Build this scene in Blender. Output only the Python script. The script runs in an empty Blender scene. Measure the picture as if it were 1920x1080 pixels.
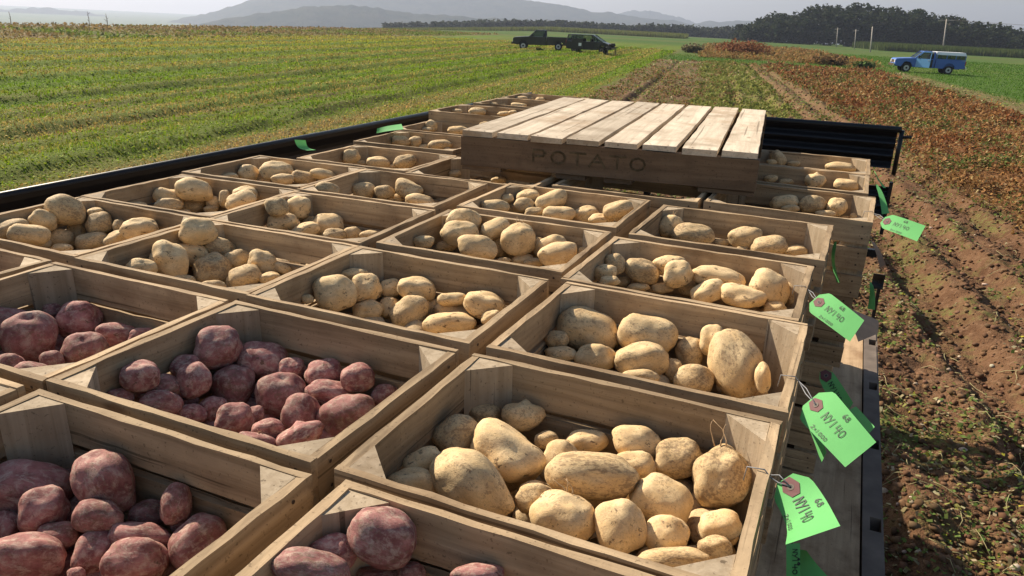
import bpy, bmesh, math, random
import numpy as np
from mathutils import Vector, Matrix, Quaternion, noise as mnoise
R = math.radians
scene = bpy.context.scene
COL = scene.collection
H = 2.45                      # camera above the ground under it
RIM = H - .503                # height of the crate rims
DECK = H - 1.403              # trailer deck
FX, FY = -.17015, .98542      # direction of the field rows
NX, NY = .98542, .17015       # across the rows
random.seed(5); rng = np.random.default_rng(5)

HAZE = 2.8e-4; SUNX, SUNY, SUNEL = -.93, .34, 36; SUN = 5.0; SKY = .066; EXPO = .78

# crate centres (x, y, turn) and potatoes (shape, centre, half sizes, orientation)
CR={'A':(-0.2534, 0.7936, -0.0049),
'B':(-0.2443, 1.1887, -0.0132),
'C':(-0.2575, 1.5662, -0.0164),
'D':(-0.2313, 1.9813, -0.0139),
'I':(-0.7466, 0.7927, -0.0081),
'J':(-0.7465, 1.1901, 0.0018),
'K':(-0.7396, 1.6065, 0.0105),
'L':(-0.7425, 2.0195, -0.0006),
'P':(-1.2162, 1.1969, 0.0008),
'Q':(-1.229, 1.5714, 0.0191),
'R':(-1.2606, 1.9684, 0.0176),
'O':(-1.221, 0.7915, 0.0037),
'T':(-1.6913, 1.2074, -0.014),
'U':(-1.7007, 1.5862, 0.0206),
'V':(-1.7317, 1.9734, 0.0121),
'W':(-1.5915, 2.37, -0.0031),
'X':(-1.6559, 2.8135, 0.0191),
'Y':(-1.718, 3.222, 0.0196),
'N':(-0.7348, 0.4086, -0.0045),
'H':(-0.2272, 0.4159, -0.0),
'E':(-0.1256, 2.4501, -0.0308),
'F':(-0.1398, 2.856, -0.0124),
'G':(-0.135, 3.2396, -0.0037),
'1':(-1.7378, 3.5829, 0.02),
'2':(-1.7197, 4.0453, 0.02),
'3':(-1.7279, 4.4179, 0.02),
'M':(-0.6126, 2.43, 0.0),
'S':(-1.1207, 2.356, 0.01),
'a':(-1.71, 0.8, 0.0),
'b':(-1.225, 0.405, -0.005)}
POTS={
'A':[
('r',-0.4445,0.7157,-0.5751,0.0317,0.0208,0.0236,0.446,-0.856,-0.22,0.14,772,908),
('p',-0.3693,0.7438,-0.5725,0.0591,0.0376,0.0434,0.4,-0.883,0.065,0.237,887,912),
('l',-0.3671,0.8354,-0.5783,0.0545,0.0424,0.0442,0.451,-0.875,-0.044,0.171,945,855),
('r',-0.4459,0.8403,-0.5698,0.0334,0.0282,0.0283,0.493,-0.764,-0.416,-0.006,855,817),
('r',-0.45,0.9384,-0.586,0.0267,0.0198,0.0211,-0.493,0.841,0.197,-0.109,906,778),
('n',-0.3824,0.9406,-0.5726,0.0314,0.0209,0.0236,0.497,-0.844,-0.183,0.086,982,781),
('r',-0.453,0.7546,-0.5678,0.0282,0.0177,0.0206,-0.475,0.801,0.36,-0.056,790,868),
('r',-0.3347,0.9173,-0.588,0.0174,0.0132,0.0139,0.487,-0.852,-0.178,0.071,1025,825),
('r',-0.2968,0.8771,-0.588,0.0249,0.0266,0.0237,-0.478,0.859,0.175,-0.06,1052,862),
('r',-0.2784,0.9407,-0.588,0.0315,0.0174,0.0216,0.491,-0.854,-0.165,0.048,1102,828),
('r',-0.2072,0.9382,-0.5679,0.0353,0.0242,0.0269,-0.491,0.865,0.075,-0.065,1191,829),
('o',-0.2382,0.8364,-0.5734,0.0594,0.0313,0.0396,0.468,-0.874,-0.107,0.073,1110,893),
('r',-0.1983,0.8989,-0.5816,0.0316,0.0203,0.0233,-0.482,0.862,0.153,-0.02,1187,873),
('r',-0.1459,0.8432,-0.588,0.0383,0.0333,0.0329,0.436,-0.87,0.163,0.163,1238,940),
('r',-0.3079,0.8017,-0.5944,0.0179,0.0117,0.0133,-0.459,0.866,0.185,-0.072,1000,918),
('r',-0.294,0.7768,-0.5885,0.0257,0.0187,0.0202,0.454,-0.869,-0.185,0.07,1005,935),
('r',-0.2455,0.7495,-0.5856,0.0415,0.032,0.0335,-0.436,0.891,0.067,-0.108,1057,973),
('r',-0.1782,0.7608,-0.5825,0.0317,0.033,0.0298,-0.448,0.879,0.164,-0.021,1160,988),
('h',-0.0806,0.9152,-0.5751,0.0382,0.042,0.0369,0.484,-0.865,-0.128,-0.029,1353,895),
('r',-0.1446,0.9321,-0.5723,0.035,0.0277,0.0287,0.491,-0.86,-0.139,-0.003,1270,858),
('r',-0.0672,0.8235,-0.588,0.0263,0.0203,0.0213,-0.457,0.878,0.136,0.033,1348,988),
('r',-0.0651,0.7811,-0.588,0.0197,0.0139,0.0152,-0.446,0.883,0.14,0.033,1340,1027),
('r',-0.1228,0.7802,-0.588,0.0269,0.0217,0.0222,-0.449,0.881,0.151,0.006,1250,1002),
('o',-0.1049,0.7356,-0.588,0.0407,0.0152,0.0229,-0.435,0.887,0.152,0.012,1262,1052)],
'B':[
('o',-0.4054,1.3146,-0.5777,0.0606,0.0442,0.0476,0.518,-0.831,0.049,0.194,1102,622),
('o',-0.2889,1.3196,-0.5628,0.0541,0.0367,0.041,-0.545,0.832,0.023,-0.103,1213,628),
('r',-0.279,1.2547,-0.5863,0.0475,0.0323,0.036,0.54,-0.83,-0.138,0.029,1204,675),
('r',-0.3656,1.2479,-0.598,0.038,0.025,0.0284,-0.537,0.828,0.154,-0.054,1117,671),
('r',-0.4448,1.2501,-0.579,0.0225,0.0184,0.0187,0.542,-0.82,-0.166,0.077,1045,638),
('r',-0.4302,1.2281,-0.596,0.0302,0.0151,0.0196,0.535,-0.825,-0.166,0.074,1050,664),
('r',-0.2064,1.3325,-0.5862,0.0266,0.0302,0.0261,-0.548,0.828,0.121,-0.005,1294,660),
('r',-0.1695,1.3338,-0.5538,0.025,0.0288,0.0247,-0.556,0.823,0.111,0.004,1335,637),
('p',-0.1163,1.2796,-0.5663,0.0634,0.0453,0.0493,-0.458,0.741,-0.39,-0.297,1380,680),
('r',-0.0657,1.2381,-0.5657,0.013,0.0254,0.0167,-0.54,0.835,0.1,0.036,1430,708),
('r',-0.1792,1.2422,-0.598,0.0342,0.0265,0.0277,-0.534,0.837,0.123,0.001,1302,712),
('r',-0.2239,1.2725,-0.6023,0.0183,0.0215,0.0182,-0.537,0.833,0.129,-0.011,1262,694),
('r',-0.2694,1.2074,-0.598,0.032,0.0142,0.0196,-0.531,0.835,0.141,-0.028,1200,707)],
'C':[
('r',-0.4549,1.6512,-0.542,0.025,0.0265,0.0237,0.588,-0.795,-0.138,0.057,1152,496),
('r',-0.4555,1.5819,-0.5429,0.0266,0.0207,0.0216,-0.583,0.798,0.142,-0.061,1135,512),
('r',-0.4379,1.5557,-0.5513,0.0238,0.012,0.0156,0.579,-0.801,-0.141,0.058,1142,527),
('r',-0.4363,1.6718,-0.588,0.0152,0.0115,0.0122,0.58,-0.802,-0.136,0.051,1168,528),
('r',-0.3921,1.6713,-0.5536,0.0412,0.0276,0.031,-0.564,0.807,-0.05,-0.17,1204,508),
('r',-0.4019,1.6952,-0.588,0.0178,0.0116,0.0132,0.582,-0.802,-0.13,0.042,1199,527),
('r',-0.3909,1.6493,-0.588,0.026,0.01,0.0149,-0.578,0.804,0.131,-0.041,1198,539),
('r',-0.3416,1.672,-0.588,0.0259,0.0126,0.0166,-0.58,0.805,0.122,-0.029,1241,540),
('r',-0.3374,1.7105,-0.5415,0.0385,0.0241,0.028,0.592,-0.797,-0.117,0.029,1255,497),
('r',-0.3078,1.6638,-0.5442,0.0343,0.0314,0.0302,0.589,-0.8,-0.115,0.024,1270,513),
('l',-0.2167,1.701,-0.5467,0.063,0.0246,0.0362,-0.587,0.807,0.027,-0.055,1350,518),
('r',-0.2795,1.706,-0.588,0.0282,0.0176,0.0205,-0.582,0.805,0.112,-0.014,1296,540),
('o',-0.2316,1.6435,-0.5702,0.0387,0.0239,0.028,-0.568,0.763,0.283,0.124,1327,548),
('l',-0.1553,1.6297,-0.5648,0.0494,0.0294,0.0351,0.58,-0.812,-0.058,0.014,1391,558),
('r',-0.1081,1.6921,-0.5552,0.0464,0.041,0.0402,0.557,-0.783,0.207,0.186,1440,541),
('r',-0.0587,1.7141,-0.5625,0.0146,0.0288,0.0189,-0.586,0.806,0.077,0.035,1484,548),
('r',-0.0859,1.6485,-0.5836,0.0244,0.0152,0.0177,0.577,-0.812,-0.085,-0.03,1452,578)],
'D':[
('r',-0.4197,2.1003,-0.5499,0.0344,0.032,0.0305,0.612,-0.782,-0.111,0.034,1259,425),
('r',-0.3485,2.061,-0.5571,0.0594,0.0341,0.0414,0.607,-0.79,-0.069,0.049,1300,442),
('r',-0.2801,2.1392,-0.5872,0.0191,0.0114,0.0136,-0.607,0.789,0.094,-0.007,1353,455),
('r',-0.2145,2.1175,-0.5566,0.0455,0.0312,0.0346,0.611,-0.787,-0.084,-0.004,1398,445),
('r',-0.2158,2.0897,-0.5836,0.0184,0.0089,0.0117,-0.605,0.791,0.087,0.004,1392,467),
('r',-0.1476,2.0767,-0.5639,0.0466,0.0303,0.0346,0.607,-0.79,-0.078,-0.016,1441,463),
('r',-0.0791,2.1291,-0.5812,0.0301,0.0176,0.0212,-0.606,0.792,0.069,0.03,1492,472)],
'E':[
('r',-0.1568,2.5918,-0.5474,0.0447,0.0245,0.0305,-0.63,0.774,0.065,0.015,1470,380),
('r',-0.1322,2.5522,-0.5558,0.0276,0.0121,0.0168,-0.627,0.776,0.064,0.019,1482,391),
('r',-0.0681,2.5888,-0.5412,0.0403,0.0276,0.0307,-0.63,0.774,0.055,0.028,1524,383),
('r',0.006,2.5894,-0.5409,0.0315,0.029,0.0278,0.629,-0.775,-0.047,-0.039,1570,388),
('r',-0.0263,2.5565,-0.5608,0.0315,0.0119,0.0178,0.626,-0.777,-0.052,-0.035,1547,401),
('r',0.0321,2.6067,-0.5766,0.0158,0.0069,0.0096,0.625,-0.778,-0.046,-0.045,1583,408),
('r',0.0608,2.6038,-0.5669,0.0156,0.0102,0.0116,-0.626,0.778,0.042,0.049,1602,405)],
'F':[
('r',-0.2414,3.0109,-0.5495,0.0251,0.0141,0.0173,0.641,-0.765,-0.067,-0.004,1446,335),
('r',-0.1879,3.0105,-0.5558,0.0286,0.0121,0.0171,-0.64,0.766,0.062,0.011,1473,341),
('n',-0.083,2.9977,-0.5399,0.0351,0.0276,0.0286,-0.641,0.766,0.05,0.024,1529,340),
('o',0.0224,2.9978,-0.5421,0.0417,0.0212,0.0274,0.641,-0.767,0.017,0.01,1586,347)],
'G':[
('o',-0.2554,3.3833,-0.5287,0.036,0.0255,0.0279,0.603,-0.724,0.231,0.244,1459,297),
('r',-0.2786,3.3534,-0.5423,0.0214,0.0123,0.0149,-0.648,0.759,0.064,0.001,1446,304),
('r',-0.1891,3.3945,-0.5464,0.0254,0.0123,0.0163,-0.648,0.759,0.056,0.012,1489,307),
('o',-0.0068,3.378,-0.5409,0.0569,0.0217,0.0323,0.649,-0.761,-0.011,-0.008,1576,314)],
'I':[
('r',-0.9311,0.879,-0.5466,0.0401,0.0366,0.0353,-0.49,0.787,0.279,-0.251,407,650),
('r',-0.8828,0.928,-0.5838,0.0444,0.0344,0.0359,-0.454,0.827,0.155,-0.294,489,677),
('r',-0.9415,0.731,-0.5395,0.0275,0.0239,0.0236,-0.462,0.786,0.297,-0.283,263,705),
('r',-0.9456,0.8266,-0.5659,0.0271,0.0196,0.0212,-0.475,0.79,0.285,-0.263,353,688),
('l',-0.9098,0.8025,-0.5706,0.0265,0.0294,0.0257,-0.469,0.795,0.283,-0.26,363,712),
('o',-0.9423,0.7582,-0.5773,0.0345,0.0239,0.0264,-0.502,0.723,0.439,-0.182,295,732),
('r',-0.8881,0.8649,-0.6036,0.0351,0.0353,0.0323,0.472,-0.803,-0.272,0.241,438,722),
('r',-0.8214,0.9343,-0.5884,0.025,0.0204,0.0208,-0.49,0.805,0.256,-0.215,546,692),
('r',-0.7552,0.9375,-0.583,0.0302,0.0246,0.025,-0.493,0.811,0.247,-0.198,606,700),
('h',-0.7968,0.8779,-0.608,0.0411,0.0381,0.0364,0.474,-0.813,-0.258,0.217,528,742),
('r',-0.9061,0.7332,-0.5802,0.0303,0.0196,0.0224,-0.438,0.812,0.252,-0.293,303,757),
('r',-0.9156,0.7959,-0.608,0.0145,0.0096,0.0108,-0.457,0.803,0.283,-0.259,357,752),
('r',-0.8826,0.7639,-0.6083,0.0235,0.0168,0.0182,-0.45,0.807,0.282,-0.258,357,777),
('r',-0.8723,0.8012,-0.6145,0.0219,0.0215,0.02,0.456,-0.809,-0.276,0.248,400,767),
('r',-0.8049,0.7765,-0.6032,0.0298,0.0263,0.0258,-0.454,0.815,0.271,-0.238,438,786),
('r',-0.7953,0.8122,-0.6112,0.0138,0.0144,0.0129,-0.46,0.816,0.265,-0.228,478,778),
('r',-0.7402,0.7803,-0.608,0.0235,0.0178,0.0188,-0.453,0.823,0.261,-0.22,503,807),
('r',-0.7262,0.8412,-0.608,0.0296,0.0329,0.0287,-0.467,0.822,0.252,-0.205,565,778),
('r',-0.7179,0.9099,-0.6,0.0419,0.022,0.0279,-0.468,0.834,0.185,-0.226,622,738),
('r',-0.954,0.7004,-0.5651,0.0189,0.0138,0.0149,-0.448,0.791,0.3,-0.29,225,745),
('r',-0.6587,0.8718,-0.608,0.0457,0.0356,0.0371,-0.487,0.804,0.311,-0.139,652,780),
('n',-0.6825,0.7868,-0.608,0.0345,0.0202,0.0243,0.489,-0.752,-0.431,0.096,565,820),
('o',-0.7344,0.7469,-0.608,0.0291,0.0124,0.0175,-0.424,0.846,0.189,-0.264,480,828),
('r',-0.6775,0.9291,-0.5694,0.0269,0.0238,0.0233,0.496,-0.816,-0.236,0.18,671,708),
('r',-0.6331,0.9427,-0.5988,0.0228,0.0185,0.0189,0.49,-0.826,-0.227,0.164,723,742)],
'J':[
('r',-0.9275,1.2017,-0.5526,0.0445,0.039,0.0383,0.538,-0.782,-0.243,0.2,626,550),
('r',-0.9442,1.2998,-0.5459,0.0288,0.0177,0.0208,-0.55,0.778,0.236,-0.191,665,517),
('r',-0.9026,1.2771,-0.5603,0.0352,0.0324,0.0311,-0.545,0.784,0.233,-0.185,684,540),
('r',-0.8786,1.3381,-0.578,0.0247,0.0226,0.0218,-0.548,0.787,0.224,-0.172,731,542),
('r',-0.8027,1.3291,-0.5619,0.0404,0.0267,0.0302,0.532,-0.808,-0.13,0.215,782,542),
('r',-0.8533,1.2976,-0.6054,0.0253,0.0233,0.0224,-0.538,0.795,0.224,-0.17,731,578),
('h',-0.8796,1.2531,-0.5999,0.0326,0.0229,0.0251,-0.534,0.793,0.232,-0.181,690,582),
('l',-0.7918,1.2792,-0.5962,0.0417,0.0329,0.0341,0.562,-0.695,-0.449,-0.011,768,585),
('r',-0.778,1.3412,-0.6051,0.0198,0.0223,0.0193,-0.544,0.799,0.21,-0.15,806,577),
('o',-0.7098,1.3157,-0.5643,0.0304,0.0136,0.0187,-0.551,0.797,0.202,-0.139,847,561),
('l',-0.7089,1.3286,-0.604,0.0435,0.0264,0.0311,0.526,-0.82,-0.116,0.192,853,590),
('r',-0.6367,1.3282,-0.5697,0.0436,0.0291,0.0328,0.523,-0.823,-0.048,0.215,910,573),
('o',-0.691,1.2717,-0.6019,0.053,0.0243,0.033,0.538,-0.807,-0.204,0.137,843,608),
('r',-0.6056,1.2947,-0.5795,0.0218,0.0153,0.0168,0.558,-0.763,-0.326,0.019,922,596),
('r',-0.958,1.1532,-0.5551,0.0127,0.0098,0.0103,-0.53,0.781,0.252,-0.212,576,561)],
'K':[
('r',-0.9013,1.7386,-0.5162,0.0456,0.0327,0.0355,0.594,-0.768,-0.193,0.141,870,415),
('r',-0.8799,1.6768,-0.5322,0.0499,0.0332,0.0375,-0.587,0.773,0.195,-0.141,863,438),
('r',-0.8138,1.6384,-0.5499,0.0513,0.0324,0.0375,0.568,-0.793,-0.121,0.182,893,464),
('r',-0.9377,1.5897,-0.5401,0.0269,0.0162,0.0192,-0.578,0.772,0.209,-0.159,795,453),
('r',-0.9383,1.7025,-0.5823,0.0271,0.0143,0.0181,-0.579,0.776,0.201,-0.148,835,462),
('r',-0.8119,1.7439,-0.5273,0.0409,0.0267,0.0304,0.605,-0.744,-0.28,0.046,928,430),
('r',-0.738,1.7311,-0.5412,0.0444,0.0415,0.0395,-0.591,0.78,0.173,-0.111,972,449),
('r',-0.8054,1.7528,-0.5772,0.0242,0.0271,0.0236,-0.585,0.781,0.181,-0.12,934,463),
('r',-0.6918,1.7593,-0.5605,0.0181,0.0237,0.0191,-0.59,0.784,0.165,-0.099,1010,462),
('r',-0.6491,1.7441,-0.5474,0.037,0.0261,0.0286,0.599,-0.757,-0.261,0.014,1035,460),
('r',-0.6132,1.6963,-0.5519,0.0493,0.0307,0.0358,0.593,-0.775,-0.213,0.047,1047,476),
('r',-0.5745,1.769,-0.5571,0.0123,0.0096,0.01,-0.592,0.788,0.149,-0.076,1092,470),
('r',-0.7175,1.7157,-0.5905,0.029,0.0152,0.0193,0.581,-0.788,-0.173,0.106,980,488),
('r',-0.6807,1.699,-0.5872,0.0245,0.0123,0.0159,-0.581,0.79,0.169,-0.1,1000,493),
('r',-0.7567,1.6848,-0.588,0.0179,0.0069,0.0102,0.579,-0.787,-0.18,0.116,945,488)],
'L':[
('r',-0.9464,2.1192,-0.5363,0.0201,0.015,0.016,-0.611,0.763,0.174,-0.121,951,373),
('r',-0.8911,2.1607,-0.5344,0.0371,0.0268,0.029,-0.613,0.764,0.165,-0.11,991,371),
('r',-0.8849,2.1131,-0.5479,0.0316,0.0231,0.0248,0.609,-0.767,-0.168,0.112,983,385),
('o',-0.8118,2.1524,-0.5334,0.0513,0.0281,0.035,-0.622,0.728,0.287,0.009,1033,377),
('r',-0.9257,1.981,-0.5289,0.0428,0.0205,0.0273,0.605,-0.765,-0.18,0.127,927,387),
('r',-0.941,2.1552,-0.5741,0.0256,0.0153,0.0182,0.606,-0.767,-0.172,0.117,962,391),
('r',-0.8418,2.0928,-0.5602,0.0328,0.0163,0.0213,0.607,-0.77,-0.164,0.106,1002,398),
('o',-0.7628,2.0965,-0.5558,0.0485,0.0226,0.0304,-0.604,0.779,0.121,-0.119,1048,401),
('r',-0.6952,2.1603,-0.5643,0.0376,0.0278,0.0298,-0.611,0.775,0.143,-0.079,1100,403),
('o',-0.5879,2.1213,-0.5256,0.0437,0.0237,0.0296,0.619,-0.75,-0.231,-0.018,1158,393),
('r',-0.6387,2.1343,-0.5662,0.0384,0.0193,0.025,0.61,-0.777,-0.138,0.071,1128,412),
('r',-0.586,2.1692,-0.5604,0.0255,0.0194,0.0205,0.614,-0.743,-0.264,-0.048,1166,408),
('r',-0.7772,2.1343,-0.588,0.0215,0.0082,0.0122,0.605,-0.775,-0.155,0.092,1047,414),
('r',-0.7216,2.1256,-0.5853,0.0228,0.0081,0.0125,-0.606,0.777,0.149,-0.084,1077,418)],
'N':[
('r',-0.9032,0.5136,-0.5997,0.0518,0.0364,0.0399,-0.37,0.823,0.269,-0.336,55,918),
('r',-0.9079,0.5661,-0.6182,0.0166,0.0151,0.0146,-0.396,0.811,0.303,-0.305,124,900),
('p',-0.7979,0.5468,-0.5788,0.0449,0.0339,0.0359,-0.247,0.867,-0.066,-0.427,199,907),
('r',-0.8441,0.4898,-0.5956,0.029,0.0284,0.0264,-0.407,0.783,0.385,-0.272,79,955),
('l',-0.7636,0.5058,-0.59,0.0274,0.0204,0.0217,-0.354,0.851,0.216,-0.322,184,968),
('r',-0.746,0.5603,-0.6173,0.0219,0.018,0.0183,-0.391,0.834,0.283,-0.267,278,964),
('o',-0.6921,0.5608,-0.584,0.0178,0.0245,0.0192,0.401,-0.835,-0.278,0.256,331,944),
('r',-0.6886,0.5642,-0.618,0.0156,0.0117,0.0124,0.391,-0.842,-0.275,0.25,345,985),
('o',-0.6451,0.5463,-0.6169,0.034,0.0301,0.0294,-0.441,0.715,0.533,-0.102,373,1018),
('l',-0.7137,0.5196,-0.6132,0.0354,0.018,0.0232,-0.366,0.852,0.245,-0.285,262,1007),
('r',-0.7449,0.4793,-0.6181,0.0238,0.0251,0.0225,-0.364,0.838,0.29,-0.286,175,1036),
('r',-0.8068,0.4758,-0.6155,0.0238,0.0182,0.0192,0.366,-0.828,-0.299,0.303,103,1008),
('r',-0.794,0.4312,-0.608,0.0405,0.0275,0.0307,-0.336,0.843,0.261,-0.328,48,1046),
('r',-0.6831,0.4873,-0.6155,0.0352,0.0263,0.028,0.365,-0.847,-0.281,0.266,255,1054),
('r',-0.8802,0.4615,-0.618,0.0168,0.0212,0.0174,-0.363,0.818,0.308,-0.323,8,992),
('r',-0.7291,0.444,-0.618,0.0097,0.0087,0.0085,-0.35,0.842,0.291,-0.29,142,1078)],
'O':[
('h',-1.3468,0.8275,-0.5947,0.0484,0.0483,0.0445,-0.497,0.717,0.402,-0.277,58,633),
('r',-1.3387,0.9242,-0.5921,0.0397,0.0362,0.0349,-0.483,0.756,0.316,-0.31,150,600),
('r',-1.2229,0.845,-0.603,0.0394,0.0346,0.034,-0.496,0.733,0.388,-0.258,161,658),
('r',-1.425,0.9309,-0.59,0.0214,0.0185,0.0183,-0.484,0.748,0.323,-0.32,100,582),
('r',-1.2372,0.9244,-0.604,0.0372,0.0247,0.0279,0.45,-0.793,-0.23,0.34,220,628),
('r',-1.1832,0.9373,-0.6025,0.0278,0.0186,0.0209,0.484,-0.772,-0.299,0.284,268,632),
('o',-1.4151,0.8334,-0.5741,0.0344,0.0234,0.0261,0.434,-0.775,-0.254,0.383,15,600),
('r',-1.4336,0.8714,-0.58,0.0124,0.0095,0.01,0.476,-0.745,-0.33,0.331,40,590),
('r',-1.271,0.734,-0.603,0.0248,0.026,0.0234,-0.446,0.764,0.327,-0.334,18,692),
('o',-1.2168,0.7386,-0.603,0.0297,0.0206,0.0227,-0.393,0.809,0.203,-0.388,62,702),
('r',-1.2363,0.7863,-0.603,0.0196,0.02,0.0182,0.456,-0.767,-0.319,0.319,96,678)],
'P':[
('r',-1.3994,1.3007,-0.5071,0.044,0.0335,0.0353,0.536,-0.751,-0.253,0.291,370,433),
('l',-1.3944,1.1936,-0.5483,0.0494,0.0406,0.0412,-0.484,0.78,0.187,-0.351,310,486),
('r',-1.4041,1.2806,-0.5617,0.0393,0.0284,0.0307,-0.493,0.781,0.18,-0.34,360,477),
('r',-1.3686,1.3388,-0.5555,0.0356,0.0237,0.0267,0.503,-0.781,-0.173,0.328,414,465),
('r',-1.3912,1.1267,-0.5505,0.0321,0.0215,0.0241,0.506,-0.759,-0.266,0.312,267,503),
('r',-1.3179,1.3364,-0.576,0.0321,0.0234,0.0252,0.561,-0.727,-0.344,0.196,444,486),
('l',-1.2428,1.3327,-0.5727,0.0402,0.0308,0.0324,-0.518,0.782,0.197,-0.286,487,493),
('h',-1.3338,1.271,-0.587,0.0426,0.0408,0.0383,0.531,-0.756,-0.283,0.258,398,506),
('r',-1.2383,1.2717,-0.5902,0.039,0.0274,0.0301,0.552,-0.735,-0.342,0.193,457,520),
('r',-1.1854,1.3015,-0.593,0.0239,0.0151,0.0174,0.536,-0.768,-0.264,0.231,507,522),
('r',-1.397,1.2232,-0.594,0.0185,0.0114,0.0133,0.523,-0.753,-0.293,0.272,332,514),
('r',-1.3501,1.1933,-0.593,0.0305,0.0136,0.0187,0.52,-0.756,-0.291,0.27,341,526),
('r',-1.2616,1.2001,-0.593,0.0259,0.0133,0.0171,-0.523,0.763,0.282,-0.257,400,536),
('r',-1.1908,1.3519,-0.5834,0.021,0.0128,0.0151,0.478,-0.805,-0.081,0.343,530,503)],
'Q':[
('r',-1.4128,1.5974,-0.5114,0.0324,0.0264,0.0269,-0.574,0.74,0.262,-0.232,518,388),
('r',-1.4205,1.6995,-0.5353,0.0357,0.0339,0.032,-0.577,0.743,0.254,-0.222,560,389),
('r',-1.4127,1.6161,-0.5598,0.0459,0.0269,0.0323,-0.567,0.747,0.26,-0.229,529,417),
('r',-1.3229,1.7016,-0.5768,0.0445,0.0352,0.0364,-0.552,0.774,0.176,-0.258,614,423),
('r',-1.345,1.6246,-0.5788,0.0436,0.0221,0.0286,0.596,-0.697,-0.383,0.114,570,434),
('r',-1.3958,1.7197,-0.578,0.0227,0.0156,0.0173,-0.572,0.751,0.25,-0.215,583,415),
('r',-1.2636,1.6558,-0.5873,0.0334,0.0208,0.0243,-0.568,0.76,0.242,-0.203,628,442),
('r',-1.2367,1.7011,-0.5883,0.0251,0.0196,0.0204,-0.572,0.761,0.236,-0.195,661,438),
('r',-1.1797,1.7071,-0.588,0.0295,0.0165,0.0203,0.574,-0.764,-0.229,0.186,695,442)],
'R':[
('r',-1.4488,1.8734,-0.5177,0.0369,0.0215,0.0259,-0.57,0.759,0.176,-0.261,614,355),
('h',-1.4493,2.0694,-0.5598,0.0386,0.0284,0.0304,-0.596,0.745,0.23,-0.192,683,358),
('r',-1.3731,2.0723,-0.5551,0.0331,0.0228,0.0253,-0.598,0.748,0.222,-0.183,720,360),
('l',-1.2971,2.0993,-0.5459,0.047,0.0351,0.0373,0.585,-0.766,-0.146,0.223,765,357),
('r',-1.399,2.1134,-0.588,0.0303,0.0162,0.0204,-0.595,0.751,0.222,-0.182,721,372),
('r',-1.3541,2.1063,-0.583,0.0265,0.0178,0.02,0.596,-0.752,-0.219,0.177,740,373),
('o',-1.2338,2.0709,-0.5685,0.0463,0.0224,0.0297,-0.582,0.771,0.142,-0.216,788,377)],
'S':[
('r',-1.3225,2.4702,-0.5558,0.0239,0.0138,0.0167,-0.617,0.748,0.194,-0.15,852,326),
('r',-1.1562,2.5066,-0.5681,0.0277,0.0137,0.0179,0.619,-0.755,-0.176,0.127,935,338)],
'T':[
('o',-1.8711,1.3062,-0.5167,0.0476,0.0383,0.0393,-0.484,0.751,0.215,-0.394,123,394),
('r',-1.8756,1.2422,-0.5306,0.0334,0.0274,0.0278,-0.43,0.771,0.141,-0.447,80,413),
('r',-1.8031,1.3465,-0.5549,0.0315,0.0315,0.029,-0.537,0.721,0.317,-0.304,186,420),
('r',-1.8295,1.3623,-0.5293,0.0203,0.013,0.0149,-0.542,0.715,0.318,-0.305,180,398),
('r',-1.888,1.3357,-0.588,0.0228,0.0248,0.0219,0.528,-0.72,-0.323,0.312,142,436),
('r',-1.7469,1.3626,-0.5584,0.0165,0.0186,0.0161,-0.539,0.725,0.311,-0.296,224,425),
('l',-1.6376,1.3361,-0.5373,0.0464,0.026,0.0319,0.567,-0.695,-0.374,0.235,262,425),
('o',-1.8226,1.1653,-0.5431,0.0446,0.0252,0.0309,-0.491,0.739,0.274,-0.371,54,440),
('r',-1.8652,1.2761,-0.588,0.0317,0.0269,0.0269,-0.468,0.762,0.213,-0.393,115,448),
('o',-1.7836,1.3022,-0.5901,0.0387,0.0224,0.0271,0.554,-0.692,-0.388,0.253,172,453),
('r',-1.7278,1.3358,-0.5832,0.0348,0.0208,0.0247,0.579,-0.656,-0.445,0.19,220,448),
('r',-1.8645,1.2247,-0.588,0.0188,0.0152,0.0156,-0.517,0.72,0.33,-0.324,81,457),
('r',-1.7857,1.22,-0.588,0.0246,0.0123,0.016,-0.518,0.725,0.325,-0.317,117,466),
('o',-1.8852,1.1626,-0.5374,0.0402,0.0223,0.0276,0.565,-0.649,-0.444,0.251,20,430)],
'U':[
('o',-1.8888,1.6591,-0.5519,0.0433,0.0248,0.0301,-0.516,0.755,0.191,-0.355,316,369),
('o',-1.8202,1.698,-0.5294,0.0529,0.0346,0.0394,-0.542,0.745,0.22,-0.32,364,356),
('r',-1.7845,1.7345,-0.5747,0.0203,0.025,0.0207,0.566,-0.73,-0.283,0.259,400,381),
('r',-1.7379,1.7364,-0.554,0.0186,0.0264,0.0204,0.57,-0.729,-0.28,0.255,421,372),
('r',-1.618,1.6783,-0.5362,0.0439,0.028,0.0323,-0.6,0.689,0.371,-0.168,451,377),
('r',-1.6441,1.7279,-0.5278,0.0352,0.0242,0.0268,-0.576,0.731,0.273,-0.246,460,364),
('r',-1.8539,1.6264,-0.5678,0.04,0.021,0.0267,0.558,-0.724,-0.297,0.277,317,385),
('r',-1.8526,1.7166,-0.588,0.0404,0.0252,0.0293,0.561,-0.728,-0.29,0.267,362,386),
('r',-1.9032,1.5544,-0.5573,0.0257,0.0095,0.0144,0.553,-0.719,-0.307,0.29,257,384),
('r',-1.7691,1.7084,-0.5861,0.0216,0.0115,0.0145,-0.563,0.732,0.284,-0.26,396,392),
('r',-1.8124,1.6438,-0.5879,0.0194,0.0081,0.0116,-0.557,0.729,0.292,-0.271,346,398)],
'V':[
('r',-1.9327,1.9681,-0.5462,0.026,0.0128,0.0168,-0.582,0.721,0.277,-0.252,432,331),
('r',-1.9182,2.041,-0.5437,0.0339,0.0281,0.0284,0.587,-0.722,-0.271,0.245,466,324),
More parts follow.
